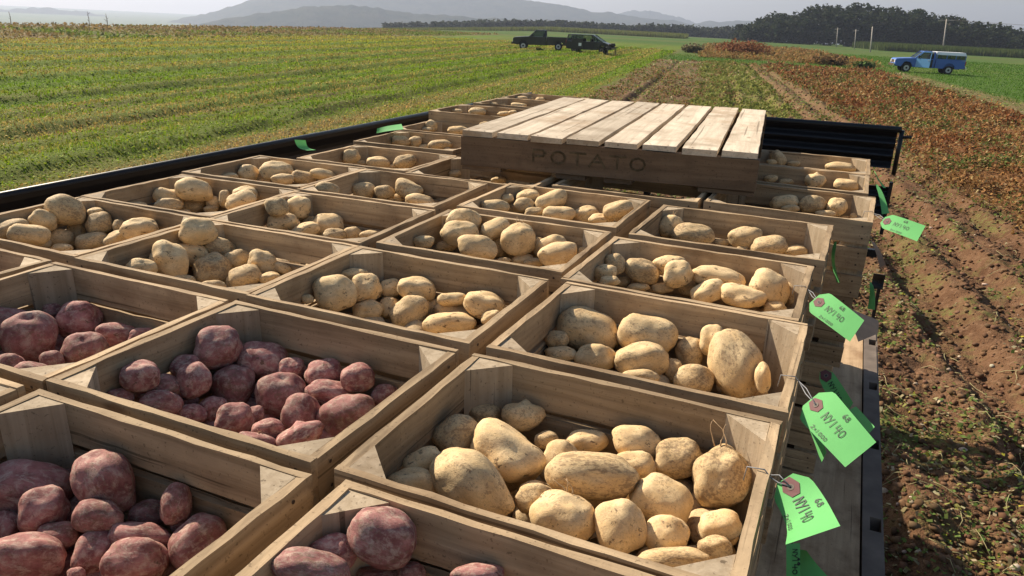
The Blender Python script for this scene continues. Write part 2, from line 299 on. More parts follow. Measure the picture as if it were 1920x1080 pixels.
('l',-1.8332,2.0933,-0.5319,0.0598,0.0338,0.0414,0.593,-0.725,-0.261,0.233,520,318),
('r',-1.9318,2.0546,-0.5763,0.0289,0.0114,0.0167,-0.583,0.726,0.271,-0.244,467,339),
('r',-1.7727,2.0501,-0.5522,0.0392,0.0203,0.0259,-0.589,0.73,0.259,-0.23,531,336),
('o',-1.7349,2.112,-0.5532,0.0415,0.0226,0.0282,-0.558,0.759,0.151,-0.299,569,333),
('o',-1.6492,2.1133,-0.5328,0.0431,0.0185,0.026,0.577,-0.752,-0.178,0.265,606,327),
('r',-1.9201,2.1172,-0.588,0.0222,0.0116,0.0148,-0.585,0.728,0.266,-0.238,495,340)],
'W':[
('r',-1.7812,2.4619,-0.5333,0.0351,0.0291,0.0294,0.611,-0.729,-0.233,0.2,658,293),
('r',-1.7842,2.5215,-0.5703,0.0254,0.0128,0.0166,0.609,-0.733,-0.23,0.196,674,306),
('r',-1.6819,2.5065,-0.5556,0.0446,0.0241,0.0302,-0.597,0.749,0.171,-0.229,710,305),
('r',-1.6332,2.5305,-0.5692,0.0126,0.0084,0.0094,-0.612,0.739,0.218,-0.18,736,312),
('r',-1.5571,2.5043,-0.5385,0.0455,0.0265,0.0319,0.631,-0.712,-0.288,0.11,760,303)],
'X':[
('l',-1.8397,2.9082,-0.5347,0.0451,0.0212,0.0284,-0.625,0.729,0.214,-0.179,748,264),
('r',-1.7825,2.9561,-0.5381,0.0299,0.0237,0.0245,0.627,-0.731,-0.207,0.171,779,265),
('o',-1.6513,2.9479,-0.5419,0.0508,0.0233,0.0317,-0.629,0.735,0.198,-0.159,825,272),
('r',-1.7459,2.9643,-0.5623,0.024,0.0131,0.0163,-0.626,0.734,0.204,-0.167,794,276),
('r',-1.8452,2.9613,-0.5589,0.0266,0.012,0.0164,0.624,-0.731,-0.212,0.176,758,271),
('r',-1.6036,2.9348,-0.5569,0.0188,0.0093,0.0121,0.628,-0.738,-0.195,0.155,840,281)],
'Y':[
('r',-1.9145,3.3313,-0.5209,0.0302,0.0265,0.026,0.573,-0.753,-0.006,0.323,809,236),
('r',-1.9159,3.2911,-0.535,0.029,0.0117,0.0169,-0.635,0.727,0.202,-0.166,801,243),
('l',-1.7767,3.3563,-0.5335,0.0517,0.0208,0.0302,-0.638,0.731,0.189,-0.152,859,244),
('r',-1.6313,3.3716,-0.4973,0.0314,0.0166,0.021,-0.644,0.731,0.177,-0.139,911,234)],
'1':[
('r',-1.9354,3.6429,-0.4806,0.0285,0.0139,0.0183,0.647,-0.723,-0.188,0.154,857,209),
('l',-1.8479,3.717,-0.4783,0.049,0.0225,0.0305,0.65,-0.725,-0.179,0.144,896,208),
('r',-1.6993,3.7325,-0.4828,0.0342,0.0125,0.019,-0.651,0.728,0.169,-0.132,945,213),
('r',-1.6493,3.7389,-0.4741,0.0227,0.0125,0.0155,-0.653,0.728,0.165,-0.128,962,211)],
'2':[
('r',-1.9198,4.0705,-0.4795,0.0249,0.0121,0.016,-0.654,0.723,0.172,-0.137,926,196),
('r',-1.921,4.1933,-0.4962,0.0256,0.014,0.0174,-0.655,0.725,0.169,-0.133,942,198),
('l',-1.8126,4.1843,-0.4878,0.0474,0.0169,0.026,0.657,-0.726,-0.162,0.126,972,198)],
'3':[
('r',-1.9138,4.4652,-0.4764,0.0403,0.0163,0.0236,0.66,-0.723,-0.16,0.125,978,185),
('r',-1.8918,4.5704,-0.4865,0.0205,0.0116,0.0142,0.661,-0.724,-0.156,0.12,996,186),
('r',-1.8269,4.5647,-0.485,0.0306,0.0165,0.0206,0.661,-0.725,-0.152,0.116,1013,187)],
'H':[
('r',-0.383,0.558,-0.525,0.0353,0.0299,0.0299,-0.365,0.898,0.008,-0.246,719,1006),
('h',-0.4273,0.5289,-0.5418,0.0255,0.0199,0.0207,-0.398,0.868,0.24,-0.173,625,1038),
('r',-0.416,0.4805,-0.5229,0.0391,0.0201,0.0258,-0.37,0.888,0.171,-0.213,585,1070),
('r',-0.3602,0.5743,-0.5773,0.0157,0.0121,0.0127,0.399,-0.881,-0.221,0.13,770,1075),
('r',-0.2748,0.5686,-0.5456,0.0276,0.0144,0.0184,0.406,-0.886,-0.204,0.092,897,1082),
('o',-0.3972,0.5687,-0.5936,0.0265,0.0123,0.0166,0.392,-0.879,-0.228,0.146,712,1084)],
}

# ------------------------------------------------------------------ materials
class NT:
    def __init__(s, name):
        s.m = bpy.data.materials.new(name); s.m.use_nodes = True
        s.t = s.m.node_tree; s.b = s.t.nodes['Principled BSDF']; s.out = s.t.nodes['Material Output']
    def n(s, typ, **k):
        x = s.t.nodes.new(typ)
        for a, v in k.items(): setattr(x, a, v)
        return x
    def L(s, a, b): s.t.links.new(a, b)
    def put(s, sock, v):
        if v is None: return
        if hasattr(v, 'is_linked') or hasattr(v, 'node'): s.L(v, sock)
        else:
            if sock.type == 'RGBA' and len(v) == 3: v = (*v, 1)
            sock.default_value = v
    def math(s, op, a, b=None, c=None, clamp=False):
        x = s.n('ShaderNodeMath', operation=op, use_clamp=clamp)
        s.put(x.inputs[0], a)
        if b is not None: s.put(x.inputs[1], b)
        if c is not None: s.put(x.inputs[2], c)
        return x.outputs[0]
    def vmul(s, v, w):
        x = s.n('ShaderNodeVectorMath', operation='MULTIPLY'); s.put(x.inputs[0], v); s.put(x.inputs[1], w); return x.outputs[0]
    def vadd(s, v, w):
        x = s.n('ShaderNodeVectorMath', operation='ADD'); s.put(x.inputs[0], v); s.put(x.inputs[1], w); return x.outputs[0]
    def dot(s, v, w):
        x = s.n('ShaderNodeVectorMath', operation='DOT_PRODUCT'); s.put(x.inputs[0], v); s.put(x.inputs[1], w); return x.outputs['Value']
    def noise(s, v, scale, detail=4, rough=.55, dist=0):
        x = s.n('ShaderNodeTexNoise'); s.put(x.inputs['Vector'], v)
        x.inputs['Scale'].default_value = scale; x.inputs['Detail'].default_value = detail
        x.inputs['Roughness'].default_value = rough; x.inputs['Distortion'].default_value = dist
        return x.outputs['Fac']
    def vor(s, v, scale, feat='F1', out='Distance'):
        x = s.n('ShaderNodeTexVoronoi', feature=feat); s.put(x.inputs['Vector'], v); x.inputs['Scale'].default_value = scale
        return x.outputs[out]
    def step(s, v, a, b):        # smooth 0..1 between a and b
        x = s.n('ShaderNodeMapRange', interpolation_type='SMOOTHSTEP'); s.put(x.inputs[0], v)
        lo, hi = (a, b) if a < b else (b, a)
        x.inputs[1].default_value = lo; x.inputs[2].default_value = hi
        x.inputs[3].default_value, x.inputs[4].default_value = (0, 1) if a < b else (1, 0)
        return x.outputs[0]
    def mix(s, f, a, b, typ='MIX'):
        x = s.n('ShaderNodeMix', data_type='RGBA', blend_type=typ); s.put(x.inputs[0], f); s.put(x.inputs[6], a); s.put(x.inputs[7], b)
        return x.outputs[2]
    def bump(s, h, st=.3, d=.01):
        x = s.n('ShaderNodeBump'); x.inputs['Strength'].default_value = st; x.inputs['Distance'].default_value = d
        s.L(h, x.inputs['Height']); s.L(x.outputs[0], s.b.inputs['Normal'])
    def col(s, c): s.put(s.b.inputs['Base Color'], c)
    def rough(s, r): s.put(s.b.inputs['Roughness'], r)
    def spec(s, v): s.b.inputs['Specular IOR Level'].default_value = v
    def obj(s): return s.n('ShaderNodeTexCoord').outputs['Object']
    def pos(s): return s.n('ShaderNodeNewGeometry').outputs['Position']
    def rnd(s): return s.n('ShaderNodeObjectInfo').outputs['Random']

def plain(name, c, rough=.6, metal=0, spec=.4, var=.12, scale=30):
    t = NT(name); v = t.noise(t.obj(), scale, 3)
    k = t.math('MULTIPLY_ADD', v, 2 * var, 1 - var)
    x = t.n('ShaderNodeVectorMath', operation='SCALE'); x.inputs[0].default_value = c[:3]; t.L(k, x.inputs['Scale'])
    t.col(x.outputs[0]); t.rough(rough); t.b.inputs['Metallic'].default_value = metal; t.spec(spec)
    return t.m

def wood(name, axis, lo, hi, dark, stain=.5, grain=55):
    t = NT(name); o = t.obj(); r = t.rnd()
    off = t.n('ShaderNodeCombineXYZ'); t.L(t.math('MULTIPLY', r, 17.), off.inputs[0]); t.L(t.math('MULTIPLY', r, 31.), off.inputs[1]); t.L(t.math('MULTIPLY', r, 7.), off.inputs[2])
    o = t.vadd(o, off.outputs[0])
    sc = [grain, grain, grain]; sc[axis] = 2.2
    g = t.noise(t.vmul(o, tuple(sc)), 1., 5, .65, .6)
    b = t.noise(o, 7., 4, .6)
    fl = t.noise(o, 160., 2, .7)
    c = t.mix(t.step(g, .25, .75), lo, hi)
    c = t.mix(t.math('MULTIPLY', t.step(b, .45, .75), stain), c, dark)
    c = t.mix(t.math('MULTIPLY', t.step(fl, .60, .72), .5), c, (dark[0] * .6, dark[1] * .6, dark[2] * .6))
    st2 = t.step(t.noise(o, 2.6, 5, .7), .52, .66)
    c = t.mix(t.math('MULTIPLY', st2, stain * .8), c, (dark[0] * 1.3, dark[1] * 1.2, dark[2] * 1.1))
    kn = t.step(t.vor(t.vmul(o, tuple(3. if i == axis else 9. for i in range(3))), 1.), .10, .04)
    c = t.mix(t.math('MULTIPLY', kn, .55), c, (dark[0] * .7, dark[1] * .5, dark[2] * .4))
    crk = t.step(t.noise(t.vmul(o, tuple(.9 if i == axis else 75. for i in range(3))), 1., 2, .5), .665, .70)
    c = t.mix(t.math('MULTIPLY', crk, .6), c, (dark[0] * .4, dark[1] * .4, dark[2] * .4))
    # each board a little different in tone
    tone = t.math('MULTIPLY_ADD', r, .46, .74)
    x = t.n('ShaderNodeVectorMath', operation='SCALE'); t.L(c, x.inputs[0]); t.L(tone, x.inputs['Scale'])
    t.col(x.outputs[0]); t.rough(.85); t.spec(.2)
    t.bump(t.math('ADD', t.math('MULTIPLY', g, .7), t.math('MULTIPLY', fl, .3)), .5, .0025)
    return t.m

WLO, WHI, WDK = (.29, .20, .115), (.54, .395, .24), (.125, .08, .045)
M = {}
M['wood_x'] = wood('weathered_wood_x', 0, WLO, WHI, WDK)
M['wood_y'] = wood('weathered_wood_y', 1, WLO, WHI, WDK)
M['wood_z'] = wood('weathered_wood_z', 2, (.33, .25, .16), (.50, .40, .28), WDK, .35)
M['pallet_top'] = wood('pale_pallet_wood', 1, (.44, .36, .265), (.66, .56, .43), (.28, .21, .14), .75, 40)
M['pallet_side'] = wood('brown_pallet_wood', 0, (.13, .085, .052), (.215, .145, .09), (.07, .045, .03), .5, 40)
M['deck'] = wood('deck_wood', 1, (.46, .31, .18), (.66, .47, .29), (.20, .12, .065), .7, 40)
M['nail'] = plain('rusty_nail', (.05, .03, .02), .8)
M['steel'] = plain('worn_grey_steel', (.17, .135, .11), .8, 0, .25, .5, 14)
M['black_steel'] = plain('black_painted_steel', (.010, .010, .012), .42, 0, .35, .4, 20)
M['wire'] = plain('thin_tie_wire', (.22, .22, .23), .6, .3)
M['rubber'] = plain('black_rubber', (.018, .018, .018), .8)
M['rim_metal'] = plain('wheel_metal', (.45, .45, .47), .35, .6)
M['chrome'] = plain('chrome', (.75, .75, .75), .2, 1)
M['ink'] = plain('black_marker_ink', (.012, .012, .016), .6)
M['patch'] = plain('brown_tag_patch', (.13, .045, .045), .7)
M['brown_card'] = plain('brown_card', (.42, .27, .18), .85, 0, .2, .25, 40)

def paper(name, c):
    t = NT(name); n1 = t.noise(t.obj(), 60, 3)
    t.col(t.mix(n1, c, tuple(v * .86 for v in c))); t.rough(.7); t.spec(.25)
    tr = t.n('ShaderNodeBsdfTranslucent'); tr.inputs[0].default_value = (c[0], c[1], c[2], 1)
    mx = t.n('ShaderNodeMixShader'); mx.inputs[0].default_value = .15
    t.L(t.b.outputs[0], mx.inputs[1]); t.L(tr.outputs[0], mx.inputs[2]); t.L(mx.outputs[0], t.out.inputs[0])
    return t.m
M['green_paper'] = paper('green_tag_paper', (.15, .50, .155))

def potato_mat(name, base, base2, dirt, spot, eye):
    DIRT = .7 if 'purple' in name else .75
    t = NT(name); o = t.obj(); r = t.rnd()
    off = t.n('ShaderNodeCombineXYZ'); t.L(t.math('MULTIPLY', r, 41.), off.inputs[0]); t.L(t.math('MULTIPLY', r, 23.), off.inputs[1])
    o2 = t.vadd(o, off.outputs[0])
    a = t.noise(o2, 1.4, 4, .6); b = t.noise(o2, 3.2, 6, .7, .4); c = t.noise(o2, 26., 3, .6)
    cc = t.mix(t.step(a, .35, .65), base, base2)
    cc = t.mix(t.math('MULTIPLY', t.step(b, .44, .66), DIRT), cc, dirt)
    amt = t.math('MULTIPLY_ADD', r, .14, .50)
    big = t.noise(o2, 1.3, 2, .5)
    amt = t.math('SUBTRACT', amt, t.math('MULTIPLY', t.math('SUBTRACT', big, .5), .35))
    cl = t.math('SUBTRACT', t.noise(o2, 7.5, 6, .75), amt)
    cc = t.mix(t.math('MULTIPLY', t.step(cl, .0, .06), .62), cc, spot)
    sp = t.step(t.vor(o2, 9.), .16, .07)
    cc = t.mix(t.math('MULTIPLY', sp, .55), cc, eye)
    cc = t.mix(t.math('MULTIPLY', t.step(c, .56, .70), .5), cc, spot)
    cc = t.mix(t.math('MULTIPLY', t.step(t.noise(o2, 55., 2, .7), .58, .70), .35), cc, spot)
    cake = t.math('SUBTRACT', t.noise(o2, 2.3, 7, .72), t.math('MULTIPLY_ADD', r, -.10, .67))
    cc = t.mix(t.math('MULTIPLY', t.step(cake, 0., .035), .85), cc, (spot[0] * .62, spot[1] * .60, spot[2] * .58))
    scab = t.math('MULTIPLY', t.step(t.vor(o2, 3.4), .20, .13), t.step(big, .46, .56))
    cc = t.mix(t.math('MULTIPLY', scab, .5), cc, (dirt[0] * .62, dirt[1] * .52, dirt[2] * .45))
    tone = t.math('MULTIPLY_ADD', r, .30, .84)
    x = t.n('ShaderNodeVectorMath', operation='SCALE'); t.L(cc, x.inputs[0]); t.L(tone, x.inputs['Scale'])
    t.col(x.outputs[0]); t.rough(.72); t.spec(.2)
    t.bump(t.math('ADD', t.math('MULTIPLY', b, .8), t.math('MULTIPLY', c, .35)), .35, .006)
    return t.m
M['tan'] = potato_mat('tan_potato_skin', (.78, .58, .32), (.68, .47, .235), (.54, .38, .215), (.22, .145, .085), (.26, .14, .06))
M['purple'] = potato_mat('purple_potato_skin', (.44, .20, .175), (.22, .078, .072), (.56, .43, .34), (.22, .14, .09), (.12, .035, .03))
M['sprout'] = plain('potato_root', (.42, .28, .15), .8)

# ------------------------------------------------------------------ mesh helpers
def link(name, me, mats, parent=None, loc=None):
    o = bpy.data.objects.new(name, me); COL.objects.link(o)
    for m in (mats if isinstance(mats, (list, tuple)) else [mats]): me.materials.append(m)
    if parent is not None: o.parent = parent
    if loc is not None: o.location = loc
    return o
def empty(name, loc=(0, 0, 0), rz=0):
    o = bpy.data.objects.new(name, None); COL.objects.link(o); o.location = loc; o.rotation_euler = (0, 0, rz); o.empty_display_size = .1
    return o
def tag_(o, label=None, cat=None, group=None, kind=None):
    if label: o['label'] = label
    if cat: o['category'] = cat
    if group: o['group'] = group
    if kind: o['kind'] = kind
    return o
def fin(bm, name, mats, parent=None, smooth=False, loc=None):
    bmesh.ops.recalc_face_normals(bm, faces=bm.faces)
    me = bpy.data.meshes.new(name); bm.to_mesh(me); bm.free()
    if smooth:
        for p in me.polygons: p.use_smooth = True
    return link(name, me, mats, parent, loc)
def npmesh(name, V, F, mats, parent=None, col=None, smooth=False, midx=None):
    V = np.asarray(V, np.float32); F = np.asarray(F, np.int32); k = F.shape[1]
    me = bpy.data.meshes.new(name); me.vertices.add(len(V)); me.vertices.foreach_set('co', V.ravel())
    me.loops.add(F.size); me.loops.foreach_set('vertex_index', F.ravel())
    me.polygons.add(len(F)); me.polygons.foreach_set('loop_start', np.arange(0, F.size, k, dtype=np.int32))
    me.polygons.foreach_set('loop_total', np.full(len(F), k, np.int32))
    if smooth: me.polygons.foreach_set('use_smooth', np.ones(len(F), bool))
    if midx is not None: me.polygons.foreach_set('material_index', np.asarray(midx, np.int32))
    me.update(calc_edges=True); me.validate()
    if col is not None:
        a = me.color_attributes.new('tint', 'FLOAT_COLOR', 'POINT')
        c = np.ones((len(V), 4), np.float32); c[:, :3] = col; a.data.foreach_set('color', c.ravel())
    return link(name, me, mats, parent)
def box(bm, c, s, rot=None, mi=0, jit=0, seg=1, axis=0):
    """box of size s centred at c, cut into seg pieces along axis with slightly wavy edges"""
    lo = [-.5 * v for v in s]
    rings = []
    oth = [i for i in range(3) if i != axis]
    for k in range(seg + 1):
        ring = []
        for a, b in ((0, 0), (1, 0), (1, 1), (0, 1)):
            p = [0, 0, 0]; p[axis] = lo[axis] + s[axis] * k / seg
            p[oth[0]] = lo[oth[0]] + s[oth[0]] * a; p[oth[1]] = lo[oth[1]] + s[oth[1]] * b
            if jit: p = [p[i] + (random.uniform(-jit, jit) if i != axis or k in (0, seg) else 0) for i in range(3)]
            p = Vector(p)
            if rot is not None: p = rot @ p
            ring.append(bm.verts.new(p + Vector(c)))
        rings.append(ring)
    fs = []
    for k in range(seg):
        for i in range(4):
            j = (i + 1) % 4
            fs.append(bm.faces.new((rings[k][i], rings[k][j], rings[k + 1][j], rings[k + 1][i])))
    fs.append(bm.faces.new(rings[0][::-1])); fs.append(bm.faces.new(rings[-1]))
    for f in fs: f.material_index = mi
    return fs
def prism(bm, poly, z0, z1, mi=0):
    a = [bm.verts.new((x, y, z0)) for x, y in poly]; b = [bm.verts.new((x, y, z1)) for x, y in poly]
    n = len(poly); fs = [bm.faces.new(a[::-1]), bm.faces.new(b)]
    for i in range(n): fs.append(bm.faces.new((a[i], a[(i + 1) % n], b[(i + 1) % n], b[i])))
    for f in fs: f.material_index = mi
def tube(bm, pts, r, n=6, mi=0, r2=None):
    pts = [Vector(p) for p in pts]; rings = []
    for i, p in enumerate(pts):
        d = (pts[min(i + 1, len(pts) - 1)] - pts[max(i - 1, 0)]).normalized()
        u = d.cross(Vector((0, 0, 1)))
        if u.length < .1: u = d.cross(Vector((1, 0, 0)))
        u.normalize(); v = d.cross(u)
        rr = r if r2 is None else r + (r2 - r) * i / (len(pts) - 1)
        rings.append([bm.verts.new(p + (u * math.cos(2 * math.pi * k / n) + v * math.sin(2 * math.pi * k / n)) * rr) for k in range(n)])
    for a, b in zip(rings, rings[1:]):
        for k in range(n):
            f = bm.faces.new((a[k], a[(k + 1) % n], b[(k + 1) % n], b[k])); f.material_index = mi; f.smooth = True
    for e in (rings[0][::-1], rings[-1]): bm.faces.new(e).material_index = mi
def bevel(bm, w=.0012):
    bmesh.ops.bevel(bm, geom=[e for e in bm.edges if len(e.link_faces) == 2 and e.calc_face_angle(0) > .6], offset=w, segments=1, affect='EDGES')
def copy_tree(o, parent=None):
    c = o.copy(); COL.objects.link(c)
    if parent is not None: c.parent = parent
    for ch in o.children: copy_tree(ch, c)
    return c

# ------------------------------------------------------------------ value noise on arrays
def _h(ix, iy, s):
    v = np.sin(ix * 127.1 + iy * 311.7 + s * 74.7) * 43758.5453
    return v - np.floor(v)
def vnoise(x, y, s=0):
    ix, iy = np.floor(x), np.floor(y); fx, fy = x - ix, y - iy
    fx = fx * fx * (3 - 2 * fx); fy = fy * fy * (3 - 2 * fy)
    a = _h(ix, iy, s) * (1 - fx) + _h(ix + 1, iy, s) * fx; b = _h(ix, iy + 1, s) * (1 - fx) + _h(ix + 1, iy + 1, s) * fx
    return a * (1 - fy) + b * fy
def fbm(x, y, s=0, o=4):
    t = 0; a = .5
    for i in range(o): t = t + a * vnoise(x * 2 ** i, y * 2 ** i, s + i * 3); a *= .5
    return t / (1 - .5 ** o)
def sstep(x, a, b):
    t = np.clip((x - a) / (b - a), 0, 1); return t * t * (3 - 2 * t)
def st(x, y): return x * FX + y * FY, x * NX + y * NY
def windrow(s, t):
    tt = t + (fbm(s * .10, t * .05, 9, 2) - .5) * .6
    z = 0 * t
    for c, w, h in ((-9.7, .55, .13), (-12.4, .6, .15), (-16.5, .6, .14), (-21., .6, .12), (-25.5, .6, .12), (-30.5, .7, .12), (-7., .4, .08), (-14.4, .35, .08), (-18.6, .35, .08), (-11.1, .3, .07), (-35.5, .7, .1)):
        q = tt - c; z = z + h * 1.05 * np.where(q < 0, np.exp(-(q / (w * 2.6)) ** 2), np.exp(-(q / (w * .42)) ** 2))
    return z * sstep(-t, 5, 6.5)
def ground_z(x, y, fine=True):
    s, t = st(x, y); r = np.hypot(x, y)
    z = -.0156 * x - .013 * y
    z = z - .055 * np.clip(-61 - t, 0, 400) - .02 * np.clip(r - 420, 0, 1500)
    if fine:
        soil = sstep(t, -4.8, -4.0) * sstep(-s, -74, -70)
        z = z + windrow(s, t) * (.6 + .8 * fbm(s * .5, t * .5, 4, 3)) * (r < 130)
        z = z + soil * (r < 90) * ((fbm(x * 2.2, y * 2.2, 1, 4) - .5) * .17 + (fbm(x * 9, y * 9, 2, 3) - .5) * .085)
        z = z + (1 - soil) * (fbm(x * 1.3, y * 1.3, 5, 3) - .5) * .08 * (r < 150)
        for c in (1.1, 2.4, 3.2, 4.1, -2.6): q = t - c + .25 * (fbm(s * .1, 0 * s, 8, 2) - .5); z = z - soil * .12 * np.exp(-(q / .20) ** 4) + soil * .05 * np.exp(-((np.abs(q) - .33) / .11) ** 2)
    return z
# ------------------------------------------------------------------ ground sheet
def ground_material():
    t = NT('field_ground'); p = t.pos()
    s = t.dot(p, (FX, FY, 0)); tt = t.dot(p, (NX, NY, 0))
    j = t.math('MULTIPLY_ADD', t.noise(p, .6, 4), 1.6, -.8)
    tj = t.math('ADD', tt, j); sj = t.math('ADD', s, t.math('MULTIPLY', j, 2.5))
    n1 = t.noise(p, .35, 4); n2 = t.noise(p, 2.5, 5, .65); n3 = t.noise(p, 14, 4, .7); n4 = t.noise(p, 60, 3, .7)
    # hay stubble: bright green regrowth with straw bands along the rows
    rows = t.noise(t.vadd(t.vmul(p, (0, 0, 0)), comb(t, t.math('MULTIPLY', tj, .55), t.math('MULTIPLY', s, .02))), 1.0, 3, .6)
    hay = t.mix(t.step(n2, .3, .7), (.08, .14, .010), (.13, .18, .016))
    straw = t.mix(n3, (.20, .14, .055), (.10, .075, .03))
    near = t.step(t.math('SUBTRACT', t.math('MULTIPLY', s, .25), tt), 22, 9)
    fs = t.math('ADD', t.math('MULTIPLY', t.step(rows, .42, .66), .75), t.math('MULTIPLY', near, .30), clamp=True)
    fs = t.math('MULTIPLY', fs, t.step(n3, .15, .6))
    c = t.mix(fs, hay, straw)
    c = t.mix(t.math('MULTIPLY', t.step(n4, .5, .8), .5), c, (.05, .055, .02))
    # weedy margin beyond the hay
    weeds = t.mix(t.step(n1, .4, .6), (.13, .13, .045), (.20, .135, .055))
    c = t.mix(t.step(tj, -40, -42), c, weeds)
    # dug soil
    soil = t.mix(t.step(n2, .3, .7), (.10, .050, .026), (.18, .098, .052))
    soil = t.mix(t.step(n3, .45, .75), soil, (.22, .13, .075))
    soil = t.mix(t.math('MULTIPLY', t.step(n4, .55, .75), .6), soil, (.06, .035, .02))
    far = t.step(s, 10, 40)
    soil = t.mix(t.math('MULTIPLY', far, .4), soil, (.21, .14, .075))
    soil = t.mix(t.math('MULTIPLY', t.math('MULTIPLY', t.step(t.noise(p, 1.1, 5, .7), .48, .62), t.step(n3, .4, .6)), .8), soil, (.14, .15, .04))
    vines = t.math('MULTIPLY', t.math('MULTIPLY', t.step(tj, -.6, .1), t.step(tj, 3.4, 2.4)), t.step(s, 18, 26))
    soil = t.mix(t.math('MULTIPLY', vines, t.step(n2, .35, .6)), soil, (.17, .17, .04))
    c = t.mix(t.step(tj, -4.6, -4.0), c, soil)
    # red weeds and pale strip
    red = t.mix(t.step(n2, .35, .65), (.17, .075, .03), (.22, .12, .05))
    c = t.mix(t.step(tj, 4.4, 5.0), c, red)
    edge = t.math('ADD', tj, t.math('MULTIPLY', s, -.045))
    pale = t.mix(t.step(n2, .3, .6), (.22, .15, .075), (.14, .13, .045))
    c = t.mix(t.step(edge, 10.0, 10.8), c, pale)
    grn = t.mix(t.step(n2, .3, .7), (.060, .115, .020), (.085, .14, .026))
    c = t.mix(t.step(edge, 12.6, 13.6), c, grn)
    # beyond the headland
    head = t.mix(t.step(t.noise(p, .09, 3), .45, .6), (.07, .12, .022), (.10, .13, .03))
    orange = t.mix(t.step(n2, .3, .7), (.24, .13, .05), (.17, .14, .05))
    om = t.math('MULTIPLY', t.math('MULTIPLY', t.step(sj, 82, 88), t.step(sj, 175, 150)), t.math('MULTIPLY', t.step(tj, -1, 1.5), t.step(t.math('SUBTRACT', tj, t.math('MULTIPLY', s, .02)), 17, 14)))
    head = t.mix(om, head, orange)
    farg = t.mix(t.step(t.noise(t.vmul(p, (.3, 1, 1)), .035, 3), .45, .55), (.055, .105, .016), (.085, .115, .025))
    head = t.mix(t.step(s, 150, 200), head, farg)
    right = t.step(tj, -5, -3.5)
    c = t.mix(t.math('MULTIPLY', t.step(sj, 71, 73), right), c, head)
    c = t.mix(t.math('MULTIPLY', t.step(s, 120, 170), t.step(tj, -3.5, -5)), c, farg)
    t.col(c); t.rough(.95); t.spec(.1)
    t.bump(t.math('ADD', n3, t.math('MULTIPLY', n4, .5)), .8, .05)
    return t.m
def comb(t, a, b):
    x = t.n('ShaderNodeCombineXYZ'); t.put(x.inputs[0], a); t.put(x.inputs[1], b); return x.outputs[0]
M['ground'] = ground_material()

az = np.concatenate([np.radians(np.linspace(-78, 32, 720)), np.radians(np.linspace(34, 280, 70))])
rr = np.concatenate([[0.01], np.geomspace(1.2, 110, 560), np.geomspace(112, 6000, 110)])
A_, R_ = np.meshgrid(az, rr)
GX, GY = R_ * np.sin(A_), R_ * np.cos(A_)
GZ = ground_z(GX, GY)
na, nr = len(az), len(rr)
idx = np.arange(na * nr).reshape(nr, na)
a, b = idx[:-1, :], np.roll(idx, -1, 1)[:-1, :]
c, d = np.roll(idx, -1, 1)[1:, :], idx[1:, :]
F = np.stack([a, d, c, b], -1).reshape(-1, 4)
g = npmesh('ground', np.stack([GX, GY, GZ], -1).reshape(-1, 3), F, M['ground'], smooth=True)
tag_(g, kind='structure')

# ------------------------------------------------------------------ hills far behind
def hill_mat(name, c1, c2, sc):
    t = NT(name); p = t.pos(); t.col(t.mix(t.step(t.noise(p, sc, 6, .7), .35, .65), c1, c2)); t.rough(1.); t.spec(0)
    t.bump(t.noise(p, sc * 2, 5, .7), .6, 12); return t.m
M['hill'] = hill_mat('wooded_hill', (.018, .032, .018), (.050, .055, .030), .02)
RID = {'A': (1800, [(-47.96, -46.2), (-46.29, -34.6), (-43.91, -18.9), (-41.12, -3.6), (-38.44, 13.0), (-36.64, 18.1), (-33.9, 15.3), (-32.05, 5.9), (-30.17, 4.3), (-28.28, 2.7), (-24.07, -0.2), (-20.62, -5.0), (-16.8, -11.6), (-13.02, -19.2), (-8, -60)]),
'B': (2900, [(-52, -110), (-49.52, -69.2), (-47.9, -50.7), (-46.23, -26.7), (-43.68, 0.8), (-42.09, 34.2), (-39.62, 62.6), (-36.04, 86.4), (-31.65, 87.1), (-27.15, 76.6), (-24.12, 68.6), (-22.21, 62.4), (-20.3, 50.8), (-18.77, 35.0), (-16.5, 29.2), (-13.48, 12.0), (-11.99, 5.2), (-10.12, -15.1), (-6, -60)]),
'C': (4300, [(-21, -70), (-19.09, -17.3), (-17.24, 27.1), (-15.58, 60.0), (-14.28, 62.7), (-12.77, 36.7), (-11.64, 17.9), (-9.76, -22.8), (-8, -60)]),
'D': (3400, [(-15, -70), (-12.68, -22.9), (-10.89, 3.5), (-9.82, 13.7), (-6.64, 21.2), (-4.17, 3.2), (-0.71, -40.2), (20, -70)]),
'E': (3600, [(-80, -10), (-63.95, -6.9), (-59.23, -14.5), (-56.65, -24.4), (-54.41, -12.4), (-52.42, -24.3), (-49.44, -45.3), (-46.93, -62.1), (-44.66, -90.7)])}
